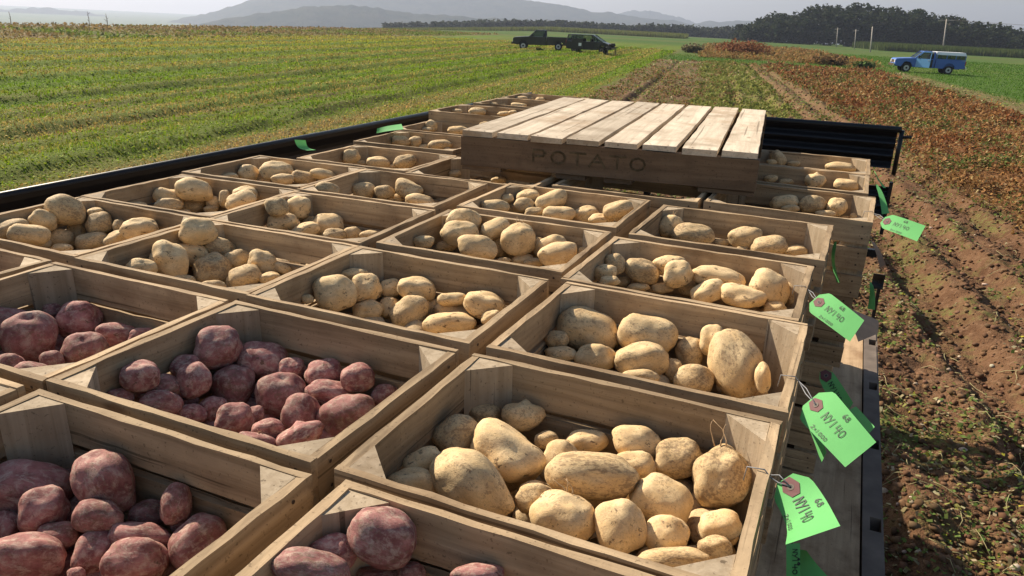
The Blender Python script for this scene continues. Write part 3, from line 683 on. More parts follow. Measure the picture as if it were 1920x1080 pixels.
for k, (rad, pr) in RID.items():
    pr = np.array(pr); th = np.linspace(pr[0, 0], pr[-1, 0], 160)
    hz = np.interp(th, pr[:, 0], pr[:, 1]); kk = np.ones(5) / 5; hz = np.convolve(np.pad(hz, 2, 'edge'), kk, 'valid') + (fbm(th * 3, th * 0, 7, 4) - .5) * rad * .0035
    us = np.linspace(-1, 1, 25); base = -120.
    V = []
    for u in us:
        rad_ = rad * (1 + .16 * u)
        prof = (1 - abs(u) ** 1.5)
        tx, ty = rad_ * np.sin(np.radians(th)), rad_ * np.cos(np.radians(th))
        z = base + (hz - base) * prof + (fbm(tx * .02, ty * .02, ord(k), 4) - .5) * 9 * rad / 2500
        V.append(np.stack([tx, ty, z], -1))
    V = np.array(V); n1, n2 = V.shape[:2]; I = np.arange(n1 * n2).reshape(n1, n2)
    F = np.stack([I[:-1, :-1], I[:-1, 1:], I[1:, 1:], I[1:, :-1]], -1).reshape(-1, 4)
    tag_(npmesh('hill', V.reshape(-1, 3), F, M['hill'], smooth=True), kind='structure')

# ------------------------------------------------------------------ leaf and blade masses
def tint_mat(name, rough=.8, trans=.3):
    t = NT(name); a = t.n('ShaderNodeAttribute', attribute_name='tint'); t.col(a.outputs['Color']); t.rough(rough); t.spec(.15)
    if trans:
        tr = t.n('ShaderNodeBsdfTranslucent'); t.L(a.outputs['Color'], tr.inputs[0])
        mx = t.n('ShaderNodeMixShader'); mx.inputs[0].default_value = trans
        t.L(t.b.outputs[0], mx.inputs[1]); t.L(tr.outputs[0], mx.inputs[2]); t.L(mx.outputs[0], t.out.inputs[0])
    return t.m
M['leaf'] = tint_mat('foliage'); M['debris'] = tint_mat('ground_litter', .9, .1)

def quads(P, size, tilt, col, aspect=1., up=None):
    """one little bent quad per point: P (n,3), size (n,), col (n,3)"""
    n = len(P); a = rng.uniform(0, 2 * np.pi, n); e = rng.normal(0, tilt, n)
    u = np.stack([np.cos(a), np.sin(a), 0 * a], -1)
    w = np.stack([-np.sin(a) * np.cos(e), np.cos(a) * np.cos(e), np.sin(e)], -1)
    s = size[:, None]
    V = np.stack([P - u * s * .5 * aspect - w * s * .5, P + u * s * .5 * aspect - w * s * .35, P + u * s * .4 * aspect + w * s * .5, P - u * s * .5 * aspect + w * s * .4], 1)
    V[:, 2, 2] += size * rng.uniform(-.3, .3, n)
    return V.reshape(-1, 3), np.arange(4 * n).reshape(n, 4), np.repeat(col, 4, 0)
def blades(P, h, w, col, lean=.5):
    n = len(P); a = rng.uniform(0, 2 * np.pi, n)
    u = np.stack([np.cos(a), np.sin(a), 0 * a], -1)
    b = rng.uniform(0, 2 * np.pi, n); l = rng.uniform(0, lean, n) * h
    tip = P + np.stack([np.cos(b) * l, np.sin(b) * l, h], -1)
    V = np.stack([P - u * w[:, None] * .5, P + u * w[:, None] * .5, tip], 1)
    return V.reshape(-1, 3), np.arange(3 * n).reshape(n, 3), np.repeat(col, 3, 0)
def polar(n, r0, r1, a0, a1, p=0.):
    a = np.radians(rng.uniform(a0, a1, n)); u = rng.uniform(0, 1, n)
    r = np.exp(np.log(r0) + u * (np.log(r1) - np.log(r0))) if p == 0 else (r0 ** p + u * (r1 ** p - r0 ** p)) ** (1 / p)
    return r * np.sin(a), r * np.cos(a), r
def mixc(f, a, b): return np.asarray(a)[None] * (1 - f[:, None]) + np.asarray(b)[None] * f[:, None]
def vary(c, k=.25):
    n = len(c); return np.clip(c * rng.uniform(1 - k, 1 + k, (n, 1)) * rng.uniform(.92, 1.08, (n, 3)), 0, 1)

# hay stubble grass
x, y, r = polar(420000, 5.5, 105, -72, -2, .3)
s, t = st(x, y); keep = (t < -4.4 + .8 * (fbm(s * .4, t * 0, 3, 2) - .5)) & (t > -43)
x, y, r, s, t = (v[keep] for v in (x, y, r, s, t))
wr = windrow(s, t) / .13
strawf = np.clip(sstep(fbm(t * .95, s * .015, 7, 3), .42, .60) * .78 + sstep(.25 * s - t, 22, 9) * .35 - .2 + rng.normal(0, .22, len(x)), 0, 1)
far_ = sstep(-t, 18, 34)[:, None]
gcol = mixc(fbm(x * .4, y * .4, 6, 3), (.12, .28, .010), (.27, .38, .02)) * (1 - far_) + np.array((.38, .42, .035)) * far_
lowf = (rng.uniform(0, 1, len(x)) > .78)[:, None]
c = gcol * (1 - strawf[:, None]) + np.array((.50, .34, .13)) * strawf[:, None]
c = c * (1 - lowf * .6) * np.array((1.08, 1., .9))
cl = sstep(fbm(x * 1.7, y * 1.7, 44, 3) + rng.normal(0, .05, len(x)), .36, .62)
h = (.030 + .0006 * r) * rng.uniform(.4, 1.5, len(x)) * (1 + wr * .5) * (.45 + 1.2 * cl)
qk = rng.uniform(0, 1, len(x)) < .5
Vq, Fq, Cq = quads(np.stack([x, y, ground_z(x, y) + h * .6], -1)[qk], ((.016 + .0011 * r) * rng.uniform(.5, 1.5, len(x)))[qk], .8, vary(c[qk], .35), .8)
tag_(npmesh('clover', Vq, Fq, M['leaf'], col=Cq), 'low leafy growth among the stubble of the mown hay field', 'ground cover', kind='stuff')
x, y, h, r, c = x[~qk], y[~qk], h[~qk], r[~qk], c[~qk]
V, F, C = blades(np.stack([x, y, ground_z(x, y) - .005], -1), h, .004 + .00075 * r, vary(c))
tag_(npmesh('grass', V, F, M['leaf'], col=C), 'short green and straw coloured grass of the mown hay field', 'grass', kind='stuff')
# headland grass right of the dug ground and past its end
x, y, r = polar(130000, 24, 150, -24, 26, .5)
s, t = st(x, y); keep = (((t - .045 * s) > 12.6) | ((s > 71) & (s < 90) & (t > -5)) | ((s > 90) & (t > 14))) 
x, y, r = x[keep], y[keep], r[keep]
V, F, C = blades(np.stack([x, y, ground_z(x, y) - .01], -1), (.06 + .0007 * r) * rng.uniform(.5, 1.4, len(x)), .006 + .0007 * r, vary(mixc(fbm(x * .2, y * .2, 6, 3), (.06, .16, .012), (.12, .22, .02))))
tag_(npmesh('grass', V, F, M['leaf'], col=C), 'dark green headland grass around the blue pickup truck', 'grass', kind='stuff')

# weeds on the far left margin
x, y, r = polar(60000, 40, 160, -66, -24, 1.)
s, t = st(x, y); keep = (t < -41 + 2 * (fbm(s * .1, t * 0, 3, 2) - .5)) & (t > -63)
x, y, r, s, t = (v[keep] for v in (x, y, r, s, t))
f = fbm(x * .12, y * .12, 15, 3); c = vary(mixc(sstep(f - (t + 41) * .008, .40, .75), (.16, .22, .035), (.27, .19, .08)), .35)
V, F, C = quads(np.stack([x, y, ground_z(x, y) + rng.uniform(0, .38, len(x)) * (.2 + f)], -1), (.10 + .0009 * r) * rng.uniform(.5, 1.6, len(x)), .9, c, .8)
tag_(npmesh('weeds', V, F, M['leaf'], col=C), 'brown and green weeds along the far left field edge', 'weeds', kind='stuff')

# dry red weeds: low mounds of small leaves
def mounds(x, y, rad, hgt, per, size, cfun, name, label, cat='weeds'):
    n = len(x); k = per
    X = np.repeat(x, k); Y = np.repeat(y, k); RD = np.repeat(rad, k); HG = np.repeat(hgt, k)
    a = rng.uniform(0, 2 * np.pi, n * k); q = np.sqrt(rng.uniform(0, 1, n * k)); w = rng.uniform(.25, 1, n * k)
    px, py = X + np.cos(a) * q * RD, Y + np.sin(a) * q * RD
    pz = ground_z(px, py) + HG * np.sqrt(np.clip(1 - q * q, 0, 1)) * w
    c = vary(cfun(px, py, n * k), .35)
    V, F, C = quads(np.stack([px, py, pz], -1), np.repeat(size, k) * rng.uniform(.6, 1.5, n * k), .9, c, .7)
    return tag_(npmesh(name, V, F, M['leaf'], col=C), label, cat, kind='stuff')
def redc(x, y, n):
    f = fbm(x * .7, y * .7, 21, 3); g = rng.uniform(0, 1, n)
    c = mixc(sstep(f, .3, .62), (.24, .085, .030), (.33, .18, .065))
    gm = (sstep(fbm(x * .9, y * .9, 33, 3), .44, .64) * .75 > g)
    c[gm] = (.13, .17, .04); c[g > .90] = (.40, .30, .14); c[g < .2] = (.11, .05, .02)
    return c
x, y, r = polar(13000, 7, 90, -14, 26, .6)
s, t = st(x, y); keep = (t > 4.5 + .5 * (fbm(s * .5, t * 0, 2, 2) - .5)) & (t < 10.4 + .045 * s) & (s < 73) & (fbm(x * .8, y * .8, 12, 3) > .34)
x, y, r = x[keep], y[keep], r[keep]
mounds(x, y, .10 + .004 * r + rng.uniform(0, .12, len(x)), rng.uniform(.12, .46, len(x)), 26, .022 + .0016 * r, redc, 'weeds', 'dry red brown weeds in a broad strip right of the trailer')
# orange grass and brush past the headland
x, y, r = polar(2600, 84, 175, -15, 12, 1.)
s, t = st(x, y); keep = (s > 84) & (t > -1) & (t < 15 + .02 * s)
x, y, r = x[keep], y[keep], r[keep]
mounds(x, y, rng.uniform(.5, 1.2, len(x)), rng.uniform(.3, .8, len(x)), 22, .14 + .0008 * r, lambda a, b, n: mixc(rng.uniform(0, 1, n), (.32, .16, .055), (.22, .18, .06)), 'weeds', 'orange dry grass patch beyond the end of the dug ground')
def sparse(x, y, n):
    g = rng.uniform(0, 1, n); c = mixc(g, (.24, .115, .045), (.36, .24, .11)); k = rng.uniform(0, 1, n) < .35; c[k] = (.17, .20, .045); return c
x, y, r = polar(5200, 9, 74, -26, 10, .75)
s, t = st(x, y); keep = (t > -4.4) & (t < 4.6) & (s < 72) & (fbm(t * 1.6, s * .06, 71, 3) + rng.normal(0, .05, len(x)) > .47 + .5 * np.exp(-s / 14))
x, y, r = x[keep], y[keep], r[keep]
mounds(x, y, .10 + .004 * r, rng.uniform(.04, .16, len(x)), 18, .022 + .0015 * r, sparse, 'weeds', 'thin brown and green weeds in rows over the dug ground')
def bush(x0, y0, w, h, c1, c2, label, n=900):
    a = rng.normal(0, .45, (n, 3)); a /= np.maximum(1, np.linalg.norm(a, axis=1))[:, None]
    P = np.stack([x0 + a[:, 0] * w, y0 + a[:, 1] * w * .8, ground_z(x0 + a[:, 0] * w, y0 + a[:, 1] * w) + h * (.45 + a[:, 2] * .5) * rng.uniform(.8, 1.1, n)], -1)
    V, F, C = quads(P, rng.uniform(.12, .26, n), .9, vary(mixc(rng.uniform(0, 1, n), c1, c2), .3))
    o = npmesh('bush', V, F, M['leaf'], col=C); return tag_(o, label, 'bush')
bush(-13.6, 101, 3.4, 1.9, (.22, .09, .04), (.28, .12, .05), 'large red brown bush past the end of the dug ground', 2600)
bush(-19.4, 99, 1.5, 1.1, (.22, .17, .10), (.15, .14, .06), 'small straw coloured bush left of the red bush')
bush(-2.8, 84, 1.7, 1.1, (.16, .12, .05), (.24, .13, .06), 'dark bush between the red bush and the blue pickup')
bush(.3, 78, 1.0, .8, (.06, .10, .03), (.09, .13, .03), 'small green bush left of the blue pickup bonnet', 500)

# green vines and leaf litter on the dug soil
def soilc(x, y, n):
    g = rng.uniform(0, 1, n)
    c = np.tile(np.array((.13, .19, .045)), (n, 1)); c[g > .45] = (.24, .24, .07); c[g > .72] = (.33, .27, .14); c[g > .88] = (.42, .36, .22); c[g > .97] = (.45, .42, .05)
    return c
x, y, r = polar(110000, 3., 75, -22, 22, .3)
s, t = st(x, y); keep = (((t > -4.3) & (t < 4.7)) | ((t - .045 * s > 9.8) & (t - .045 * s < 13.2) & (rng.uniform(0, 1, len(x)) < .8))) & (s < 73) & (fbm(x * 1.6, y * 1.6, 40, 3) + rng.normal(0, .07, len(x)) > .60 - .0065 * np.minimum(r, 24))
x, y, r = x[keep], y[keep], r[keep]
V, F, C = quads(np.stack([x, y, ground_z(x, y) + rng.uniform(.004, .03, len(x))], -1), (.012 + .0016 * r) * rng.uniform(.35, 1.9, len(x)), .55, vary(soilc(x, y, len(x)), .3), .6)
tag_(npmesh('leaf_litter', V, F, M['leaf'], col=C), 'scattered green and yellow potato leaves on the dug soil', 'leaf litter', kind='stuff')
x, y, r = polar(2500, 20, 74, -20, 2, .7)
s, t = st(x, y); keep = (t > -.5) & (t < 3.1) & (fbm(x * .5, y * .5, 17, 3) > .38)
x, y, r = x[keep], y[keep], r[keep]
mounds(x, y, .12 + .004 * r, rng.uniform(.08, .25, len(x)), 26, .03 + .0016 * r, lambda a, b, n: mixc(rng.uniform(0, 1, n), (.16, .19, .04), (.27, .27, .07)), 'vines', 'yellow green potato vines between the tyre tracks', 'vines')
# long pale stems lying on the soil
bm = bmesh.new()
for _ in range(420):
    a0 = R(random.uniform(-6, 20)); q = 3.2 + 14 * random.random() ** 2; px, py = q * math.sin(a0), q * math.cos(a0)
    if not (-4 < px * NX + py * NY < 4.6): continue
    d = random.uniform(0, 6.28); ln = random.uniform(.05, .22); pts = []
    for k in range(4):
        pts.append((px, py, float(ground_z(np.array(px), np.array(py))) + .012 + .02 * math.sin(k * 1.1)))
        px += math.cos(d) * ln / 3; py += math.sin(d) * ln / 3; d += random.uniform(-.6, .6)
    tube(bm, pts, .0018 + .0001 * q, 4)
stems = fin(bm, 'dry_stems', plain('dry_stem', (.34, .30, .15), .9)); tag_(stems, 'pale dry potato stems strewn over the soil', 'stems', kind='stuff')

# clods and stones
def rocks(n, r0, r1, a0, a1, smin, smax, mat, name, label, c1, c2, cond, p=.25, flat=.7):
    ico = bmesh.new(); bmesh.ops.create_icosphere(ico, subdivisions=1, radius=1.); bv = np.array([v.co[:] for v in ico.verts]); bf = np.array([[v.index for v in f.verts] for f in ico.faces]); ico.free()
    x, y, r = polar(n, r0, r1, a0, a1, p); k = cond(*st(x, y)); x, y, r = x[k], y[k], r[k]; n = len(x)
    sz = np.exp(rng.uniform(np.log(smin), np.log(smax), n)) * (1 + r * .03)
    V = bv[None] * rng.uniform(.6, 1.35, (n, len(bv), 1)) * sz[:, None, None] * np.stack([rng.uniform(.8, 1.3, n), rng.uniform(.8, 1.3, n), np.full(n, flat)], -1)[:, None]
    V += np.stack([x, y, ground_z(x, y) + sz * .25], -1)[:, None]
    F = (bf[None] + (np.arange(n) * len(bv))[:, None, None]).reshape(-1, 3)
    C = np.repeat(vary(mixc(rng.uniform(0, 1, n), c1, c2), .25), len(bv), 0)
    return tag_(npmesh(name, V.reshape(-1, 3), F, mat, col=C), label, 'soil' if 'clod' in name else 'stones', kind='stuff')
soilcond = lambda s, t: (t > -4.3) & (t < 5.2)
rocks(26000, 3., 45, -14, 22, .003, .027, M['debris'], 'soil_clods', 'loose brown clods on the dug soil', (.11, .058, .030), (.19, .11, .06), soilcond, .1)
rocks(420, 3., 30, -10, 22, .006, .026, M['debris'], 'stones', 'pale stones and lost potatoes lying on the soil', (.34, .28, .21), (.55, .45, .33), soilcond)

# ------------------------------------------------------------------ far wood, tree line and corn
def crown_mass(pts, leaves, leafsize, c1, c2, name, label, seed):
    """pts: (x, y, base z, top z, radius) of every tree"""
    VV, FF, CC = [], [], []; off = 0
    for (x0, y0, zb, zt, w) in pts:
        hgt = zt - zb; nl = 9
        lob = np.stack([rng.normal(0, .42, nl) * w, rng.normal(0, .42, nl) * w, zb + hgt * rng.uniform(.12, .86, nl)], -1); lob[0] = (0, 0, zt - w * .45)
        lr = w * rng.uniform(.40, .68, nl)
        lob[:, 2] = np.minimum(lob[:, 2], zt - lr * .7)
        k = rng.integers(0, nl, leaves); d = rng.normal(0, 1, (leaves, 3)); d /= np.linalg.norm(d, axis=1)[:, None]
        q = rng.uniform(.72, 1.06, leaves)[:, None]
        P = lob[k] + d * lr[k][:, None] * q + np.array((x0, y0, 0))
        P[:, 2] = np.maximum(P[:, 2], zb + .2)
        tone = rng.uniform(.82, 1.15); c = vary(mixc(rng.uniform(0, 1, leaves), c1, c2) * tone, .3)
        V, F, C = quads(P, np.full(leaves, leafsize) * rng.uniform(.6, 1.5, leaves), .9, c)
        VV.append(V); FF.append(F + off); CC.append(C); off += len(V)
    return tag_(npmesh(name, np.concatenate(VV), np.concatenate(FF), M['leaf'], col=np.concatenate(CC)), label, 'woodland', kind='stuff')
WP = np.array([(-7.9, -1.5), (-7.28, 1.9), (-6.28, 4.2), (-5.26, 5.0), (-4.24, 5.4), (-3.29, 7.6), (-2.33, 8.9), (-1.34, 8.9), (-0.38, 9.2), (0.61, 8.2), (1.55, 8.1), (2.04, 7.2), (2.79, 8.1), (3.61, 5.9), (4.4, 4.9), (4.97, 5.4), (5.58, 4.7), (6.49, 3.6), (7.37, 2.8), (8.27, 1.1), (9.38, 0.6), (11.01, -0.1), (13.55, -0.5), (20, -.5)])
pts = []
for row, (rad, dz) in enumerate(((330, -2.8), (338, -1.2), (345, 0), (352, .2))):
    for th in np.arange(-7.6, 17, .62):
        th_ = th + rng.uniform(-.25, .25); top = float(np.interp(th_, WP[:, 0], WP[:, 1])) + H + dz + rng.uniform(-1.3, .5)
        x0, y0 = rad * math.sin(R(th_)), rad * math.cos(R(th_)); zb = float(ground_z(np.array(x0), np.array(y0), False))
        pts.append((x0, y0, zb, top, rng.uniform(3.2, 5.0)))
crown_mass(pts, 680, .75, (.012, .026, .009), (.036, .044, .014), 'woodland', 'dark wooded knoll on the right behind the power poles', 1)
TP = np.array([(-27.13, -1.7), (-24.07, -1.0), (-22.53, -2.4), (-20.24, -2.5), (-17.94, -3.6), (-15.67, -4.2), (-13.43, -3.2), (-11.21, -3.2), (-9.75, -4.1), (-7.61, -2.0), (-5, -2)])
pts = []
for rad in (462, 470, 478, 486):
    for th in np.arange(-33, -6.5, .30):
        th_ = th + rng.uniform(-.2, .2); top = float(np.interp(th_, TP[:, 0], TP[:, 1])) * rad / 850 + H + rng.uniform(-1.0, .8) - max(0, -th_ - 22) * .42
        pts.append((rad * math.sin(R(th_)), rad * math.cos(R(th_)), top - 9, top, rng.uniform(2.4, 4)))
crown_mass(pts, 120, 1.3, (.022, .034, .016), (.045, .05, .022), 'treeline', 'long low line of hazy trees across the middle distance', 2)
# standing corn
def corn(s0, s1, t0, t1, n, h, label, c1, c2):
    s = rng.uniform(s0, s1, n); t = np.round(rng.uniform(t0, t1, n) / .76) * .76
    x, y = s * FX + t * NX, s * FY + t * NY
    V, F, C = blades(np.stack([x, y, ground_z(x, y, False)], -1), h * rng.uniform(.6, 1.1, n), np.full(n, .30), vary(mixc(rng.uniform(0, 1, n), c1, c2), .3), .35)
    tag_(npmesh('corn', V, F, M['leaf'], col=C), label, 'corn', kind='stuff')
corn(248, 300, 48, 150, 60000, 2.3, 'standing green corn in front of the wooded knoll', (.045, .08, .015), (.10, .12, .03))
corn(290, 330, -150, -10, 50000, 1.8, 'yellow green corn strip on the skyline behind the black pickup', (.13, .17, .04), (.20, .19, .06))
# ------------------------------------------------------------------ crates
CL, CW, CH = .466, .366, .2235
PITCH = .225
def crate_mesh_parts(seed):
    random.seed(seed); out = []
    def slats(axis, sgn):
        bm = bmesh.new()
        for k in range(3):
            hh = .0655 + random.uniform(-.002, .002); z = CH - .0327 - k * .0795 + (0 if k == 0 else random.uniform(-.003, .003))
            if axis == 0:
                box(bm, (random.uniform(-.001, .001), sgn * (CW / 2 - .0052), z), (CL + random.uniform(-.003, .002), .0104, hh), axis=0, seg=11, jit=.0011)
                for ex in (-1, 1):
                    for q in (-1, 1):
                        cx, cz = ex * (CL / 2 - .022 + random.uniform(-.004, .004)), z + q * .017
                        v = [bm.verts.new((cx + .0028 * math.cos(i * 1.047), sgn * (CW / 2 + .0008), cz + .0028 * math.sin(i * 1.047))) for i in range(6)]
                        f = bm.faces.new(v); f.material_index = 1
            else:
                box(bm, (sgn * (CL / 2 - .0068), 0, z), (.0132, CW - .0215, hh), axis=1, seg=9, jit=.0011)
                for ex in (-1, 1):
                    for q in (-1, 1):
                        cy, cz = ex * (CW / 2 - .034), z + q * .017
                        v = [bm.verts.new((sgn * (CL / 2 + .0012), cy + .0028 * math.cos(i * 1.047), cz + .0028 * math.sin(i * 1.047))) for i in range(6)]
                        f = bm.faces.new(v); f.material_index = 1
        me = bpy.data.meshes.new('s'); bmesh.ops.recalc_face_normals(bm, faces=bm.faces); bm.to_mesh(me); bm.free()
        me.materials.append(M['wood_x' if axis == 0 else 'wood_y']); me.materials.append(M['nail'])
        return me
    out.append(('long_side', slats(0, -1))); out.append(('long_side', slats(0, 1)))
    out.append(('end_panel', slats(1, -1))); out.append(('end_panel', slats(1, 1)))
    for sx in (-1, 1):
        for sy in (-1, 1):
            bm = bmesh.new(); x, y = sx * (CL / 2 - .0138), sy * (CW / 2 - .0110); a, b = random.uniform(.050, .058), random.uniform(.050, .060)
            prism(bm, [(x, y), (x - sx * a, y), (x, y - sy * b)], .012, CH - random.uniform(.0008, .003))
            bmesh.ops.recalc_face_normals(bm, faces=bm.faces)
            me = bpy.data.meshes.new('corner_post'); bm.to_mesh(me); bm.free(); me.materials.append(M['wood_z']); out.append(('corner_post', me))
    bm = bmesh.new()
    for k in range(5): box(bm, (0, -CW / 2 + .045 + k * .069, .0055), (CL - .03, .062, .009), axis=0, seg=3, jit=.0005)
    bmesh.ops.recalc_face_normals(bm, faces=bm.faces)
    me = bpy.data.meshes.new('floor'); bm.to_mesh(me); bm.free(); me.materials.append(M['wood_x']); out.append(('crate_floor', me))
    return out
VAR = []
for sd in (11, 12, 13, 14, 15):
    parts = crate_mesh_parts(sd); root = empty('potato_crate')
    for nm, me in parts:
        o = bpy.data.objects.new(nm, me); COL.objects.link(o); o.parent = root
    VAR.append([root, False])
bpy.context.view_layer.update()
def put_crate(x, y, z, rz, label, group, v, flip=False):
    r = VAR[v]
    if r[1]: c = copy_tree(r[0])
    else: c = r[0]; r[1] = True
    c.location = (x, y, z); c.rotation_euler = (random.uniform(-.003, .003), random.uniform(-.003, .003), rz + (math.pi if flip else 0))
    tag_(c, label, 'crate', group); return c
REF = {'A': 'first tan crate of right column', 'B': 'second tan crate of right column', 'C': 'third tan crate of right column', 'D': 'fourth tan crate of right column',
'E': 'nearest crate right of pallet', 'F': 'middle crate right of pallet', 'G': 'farthest crate right of pallet', 'H': 'purple crate of right column',
'I': 'second purple crate of third column', 'N': 'nearest purple crate of third column', 'O': 'purple crate of second column',
'J': 'first tan crate of third column', 'K': 'second tan crate of third column', 'L': 'third tan crate of third column',
'P': 'first tan crate of second column', 'Q': 'second tan crate of second column', 'R': 'third tan crate of second column', 'S': 'second column crate by pallet corner',
'T': 'first tan crate of left column', 'U': 'second tan crate of left column', 'V': 'third tan crate of left column', 'W': 'fourth tan crate of left column',
'X': 'fifth tan crate of left column', 'Y': 'sixth tan crate of left column', '1': 'nearest of three farthest crates', '2': 'middle of three farthest crates', '3': 'last of three farthest crates',
'M': 'third column crate under near edge of pallet', 'a': 'left edge crate with only its corner in view', 'b': 'bottom left crate with only its corner in view'}
SEEN = {'A': 'wooden crate of big potatoes, %s', 'H': 'wooden crate at bottom centre, %s'}
GRP = 'slatted wooden potato crates on the trailer'
vi = 0
for k, (x, y, t) in CR.items():
    z = (H - .455 if k in '123' else RIM) - CH
    lab = SEEN.get(k, 'slatted wooden crate, %s') % REF[k]
    if k in 'MSab': lab = 'weathered wooden crate, ' + REF[k]
    put_crate(x, y, z, t, lab, GRP, vi % 5, vi % 3 == 0); vi += 1
LEV = {1: 'one level below', 2: 'two levels below', 3: 'three levels below'}
for k, lv in [(k, l) for k in 'HABCDEFG' for l in (1, 2, 3)] + [(k, l) for k in 'aTUVWXY123' for l in (1, 2, 3)] + [(k, l) for k in 'NbMIJKLOPQRS' for l in (1,)] + [(k, l) for k in 'Nb' for l in (2, 3)]:
    x, y, t = CR[k]; base = (H - .455 if k in '123' else RIM) - CH
    put_crate(x + random.uniform(-.008, .008) + (-.012 * lv if k in 'HABCDEFG' else 0), y + random.uniform(-.004, .004), base - PITCH * lv, t + random.uniform(-.012, .012),
              'stacked wooden crate %s the %s' % (LEV[lv], REF[k]), 'lower crates of the stacks', vi % 5, vi % 2 == 0); vi += 1
# the three far stacks stand on low skids
for k in '123':
    x, y, t = CR[k]; bm = bmesh.new()
    for q in (-.19, 0, .19): box(bm, (q, 0, .011), (.05, .36, .021), axis=1)
    for q in (-.13, .13): box(bm, (0, q, .031), (.44, .09, .016), axis=0)
    s = fin(bm, 'wood_skid', M['wood_x'], loc=(x, y, DECK + .006)); s.rotation_euler.z = t
    tag_(s, 'low wooden skid under the stack of the %s' % REF[k], 'skid', 'skids under the far stacks')

# ------------------------------------------------------------------ potatoes
def pmesh(kind, seed, mat, sub=4):
    random.seed(seed * 7 + ord(kind)); bm = bmesh.new(); bmesh.ops.create_icosphere(bm, subdivisions=sub, radius=1.)
    so = Vector((seed * 3.7, ord(kind) * .91, seed * 1.3))
    eyes = []
    for _ in range(9):
        d = Vector((random.gauss(0, 1), random.gauss(0, 1), random.gauss(0, 1))).normalized(); eyes.append((d, random.uniform(.10, .17), random.uniform(.03, .06)))
    knobs = []
    if kind == 'l':
        for _ in range(4):
            d = Vector((random.gauss(0, 1), random.gauss(0, .8), random.gauss(0, .6) - .3)).normalized(); knobs.append((d, random.uniform(.45, .7), random.uniform(.16, .30)))
    if kind == 'n': knobs.append((Vector((.1, -1, -.15)).normalized(), .26, .30)); knobs.append((Vector((.8, .3, -.4)).normalized(), .5, .12))
    if kind == 'h': eyes.append((Vector((.05, -.75, -.6)).normalized(), .38, .20)); eyes.append((Vector((-.3, .1, -.95)).normalized(), .22, .08))
    lf = {'r': .11, 'o': .08, 'p': .10, 'q': .10, 'l': .13, 'h': .12, 'n': .11}[kind]
    for v in bm.verts:
        d = v.co.normalized(); r = 1.
        r += lf * 2 * mnoise.noise(d * 1.1 + so) + .05 * mnoise.noise(d * 2.7 + so) + .014 * mnoise.noise(d * 8 + so)
        for e, w, a in eyes:
            q = (d - e).length / w
            if q < 3: r -= a * math.exp(-q * q * 1.6)
        for e, w, a in knobs:
            q = (d - e).length / w; r += a * math.exp(-q * q * 1.5)
        bl = ((1 - min(.999, abs(d.x)) ** {'o': 3.3, 'l': 2.7}.get(kind, 2.35)) / (1 - min(.999, abs(d.x)) ** 2)) ** .5
        p = d * r; p.y *= bl; p.z *= bl
        if kind in 'pq':
            sg = 1 if kind == 'p' else -1; k = 1.06 - .20 * (p.x * sg) - .06 * p.x * p.x; p.y *= k; p.z *= k
        if kind == 'o':
            p.y += .06 * (p.x * p.x - .4) * (1 if seed % 2 else -1)
        v.co = p
    # keep the silhouette the size asked for
    mx = [sorted(abs(v.co[i]) for v in bm.verts)[int(len(bm.verts) * (.985 if kind == 'n' else .998))] for i in range(3)]
    for v in bm.verts: v.co = Vector((v.co[i] / (mx[i] * .985) for i in range(3)))
    me = bpy.data.meshes.new('potato'); bm.to_mesh(me); bm.free(); me.polygons.foreach_set('use_smooth', [True] * len(me.polygons)); me.materials.append(mat); return me
PM = {}
def get_pm(kind, i, mat):
    n = {'r': 7, 'o': 4, 'p': 2, 'q': 1, 'l': 5, 'h': 3, 'n': 2}[kind]; key = (kind, i % n, mat)
    if key not in PM: PM[key] = pmesh(kind, i % n + 1, M[mat])
    return PM[key]
SH = {'o': 'oval', 'p': 'pear shaped', 'q': 'pear shaped', 'l': 'lumpy', 'h': 'dimpled', 'n': 'knobbed', 'r': 'round'}
SH['p'] = SH['q'] = 'pear'
ORD = ['first', 'second', 'third', 'fourth', 'fifth', 'sixth', 'seventh', 'eighth', 'ninth', 'tenth', 'eleventh', 'twelfth']
def root_mesh(seed, big=1.):
    random.seed(seed); bm = bmesh.new()
    for _ in range(3):
        p = Vector((random.uniform(-.25, .25), -.93, random.uniform(-.3, .1))); pts = [p.copy()]
        d = Vector((random.uniform(-.5, .5), -1, random.uniform(-.3, .3)))
        for k in range(5): p = p + d * .10 * big; d = d + Vector((random.uniform(-.7, .7), random.uniform(-.2, .3), random.uniform(-.4, .4))); pts.append(p.copy())
        tube(bm, pts, .028, 5, r2=.008)
    me = bpy.data.meshes.new('root'); bm.to_mesh(me); bm.free(); me.materials.append(M['sprout']); return me
npot = 0
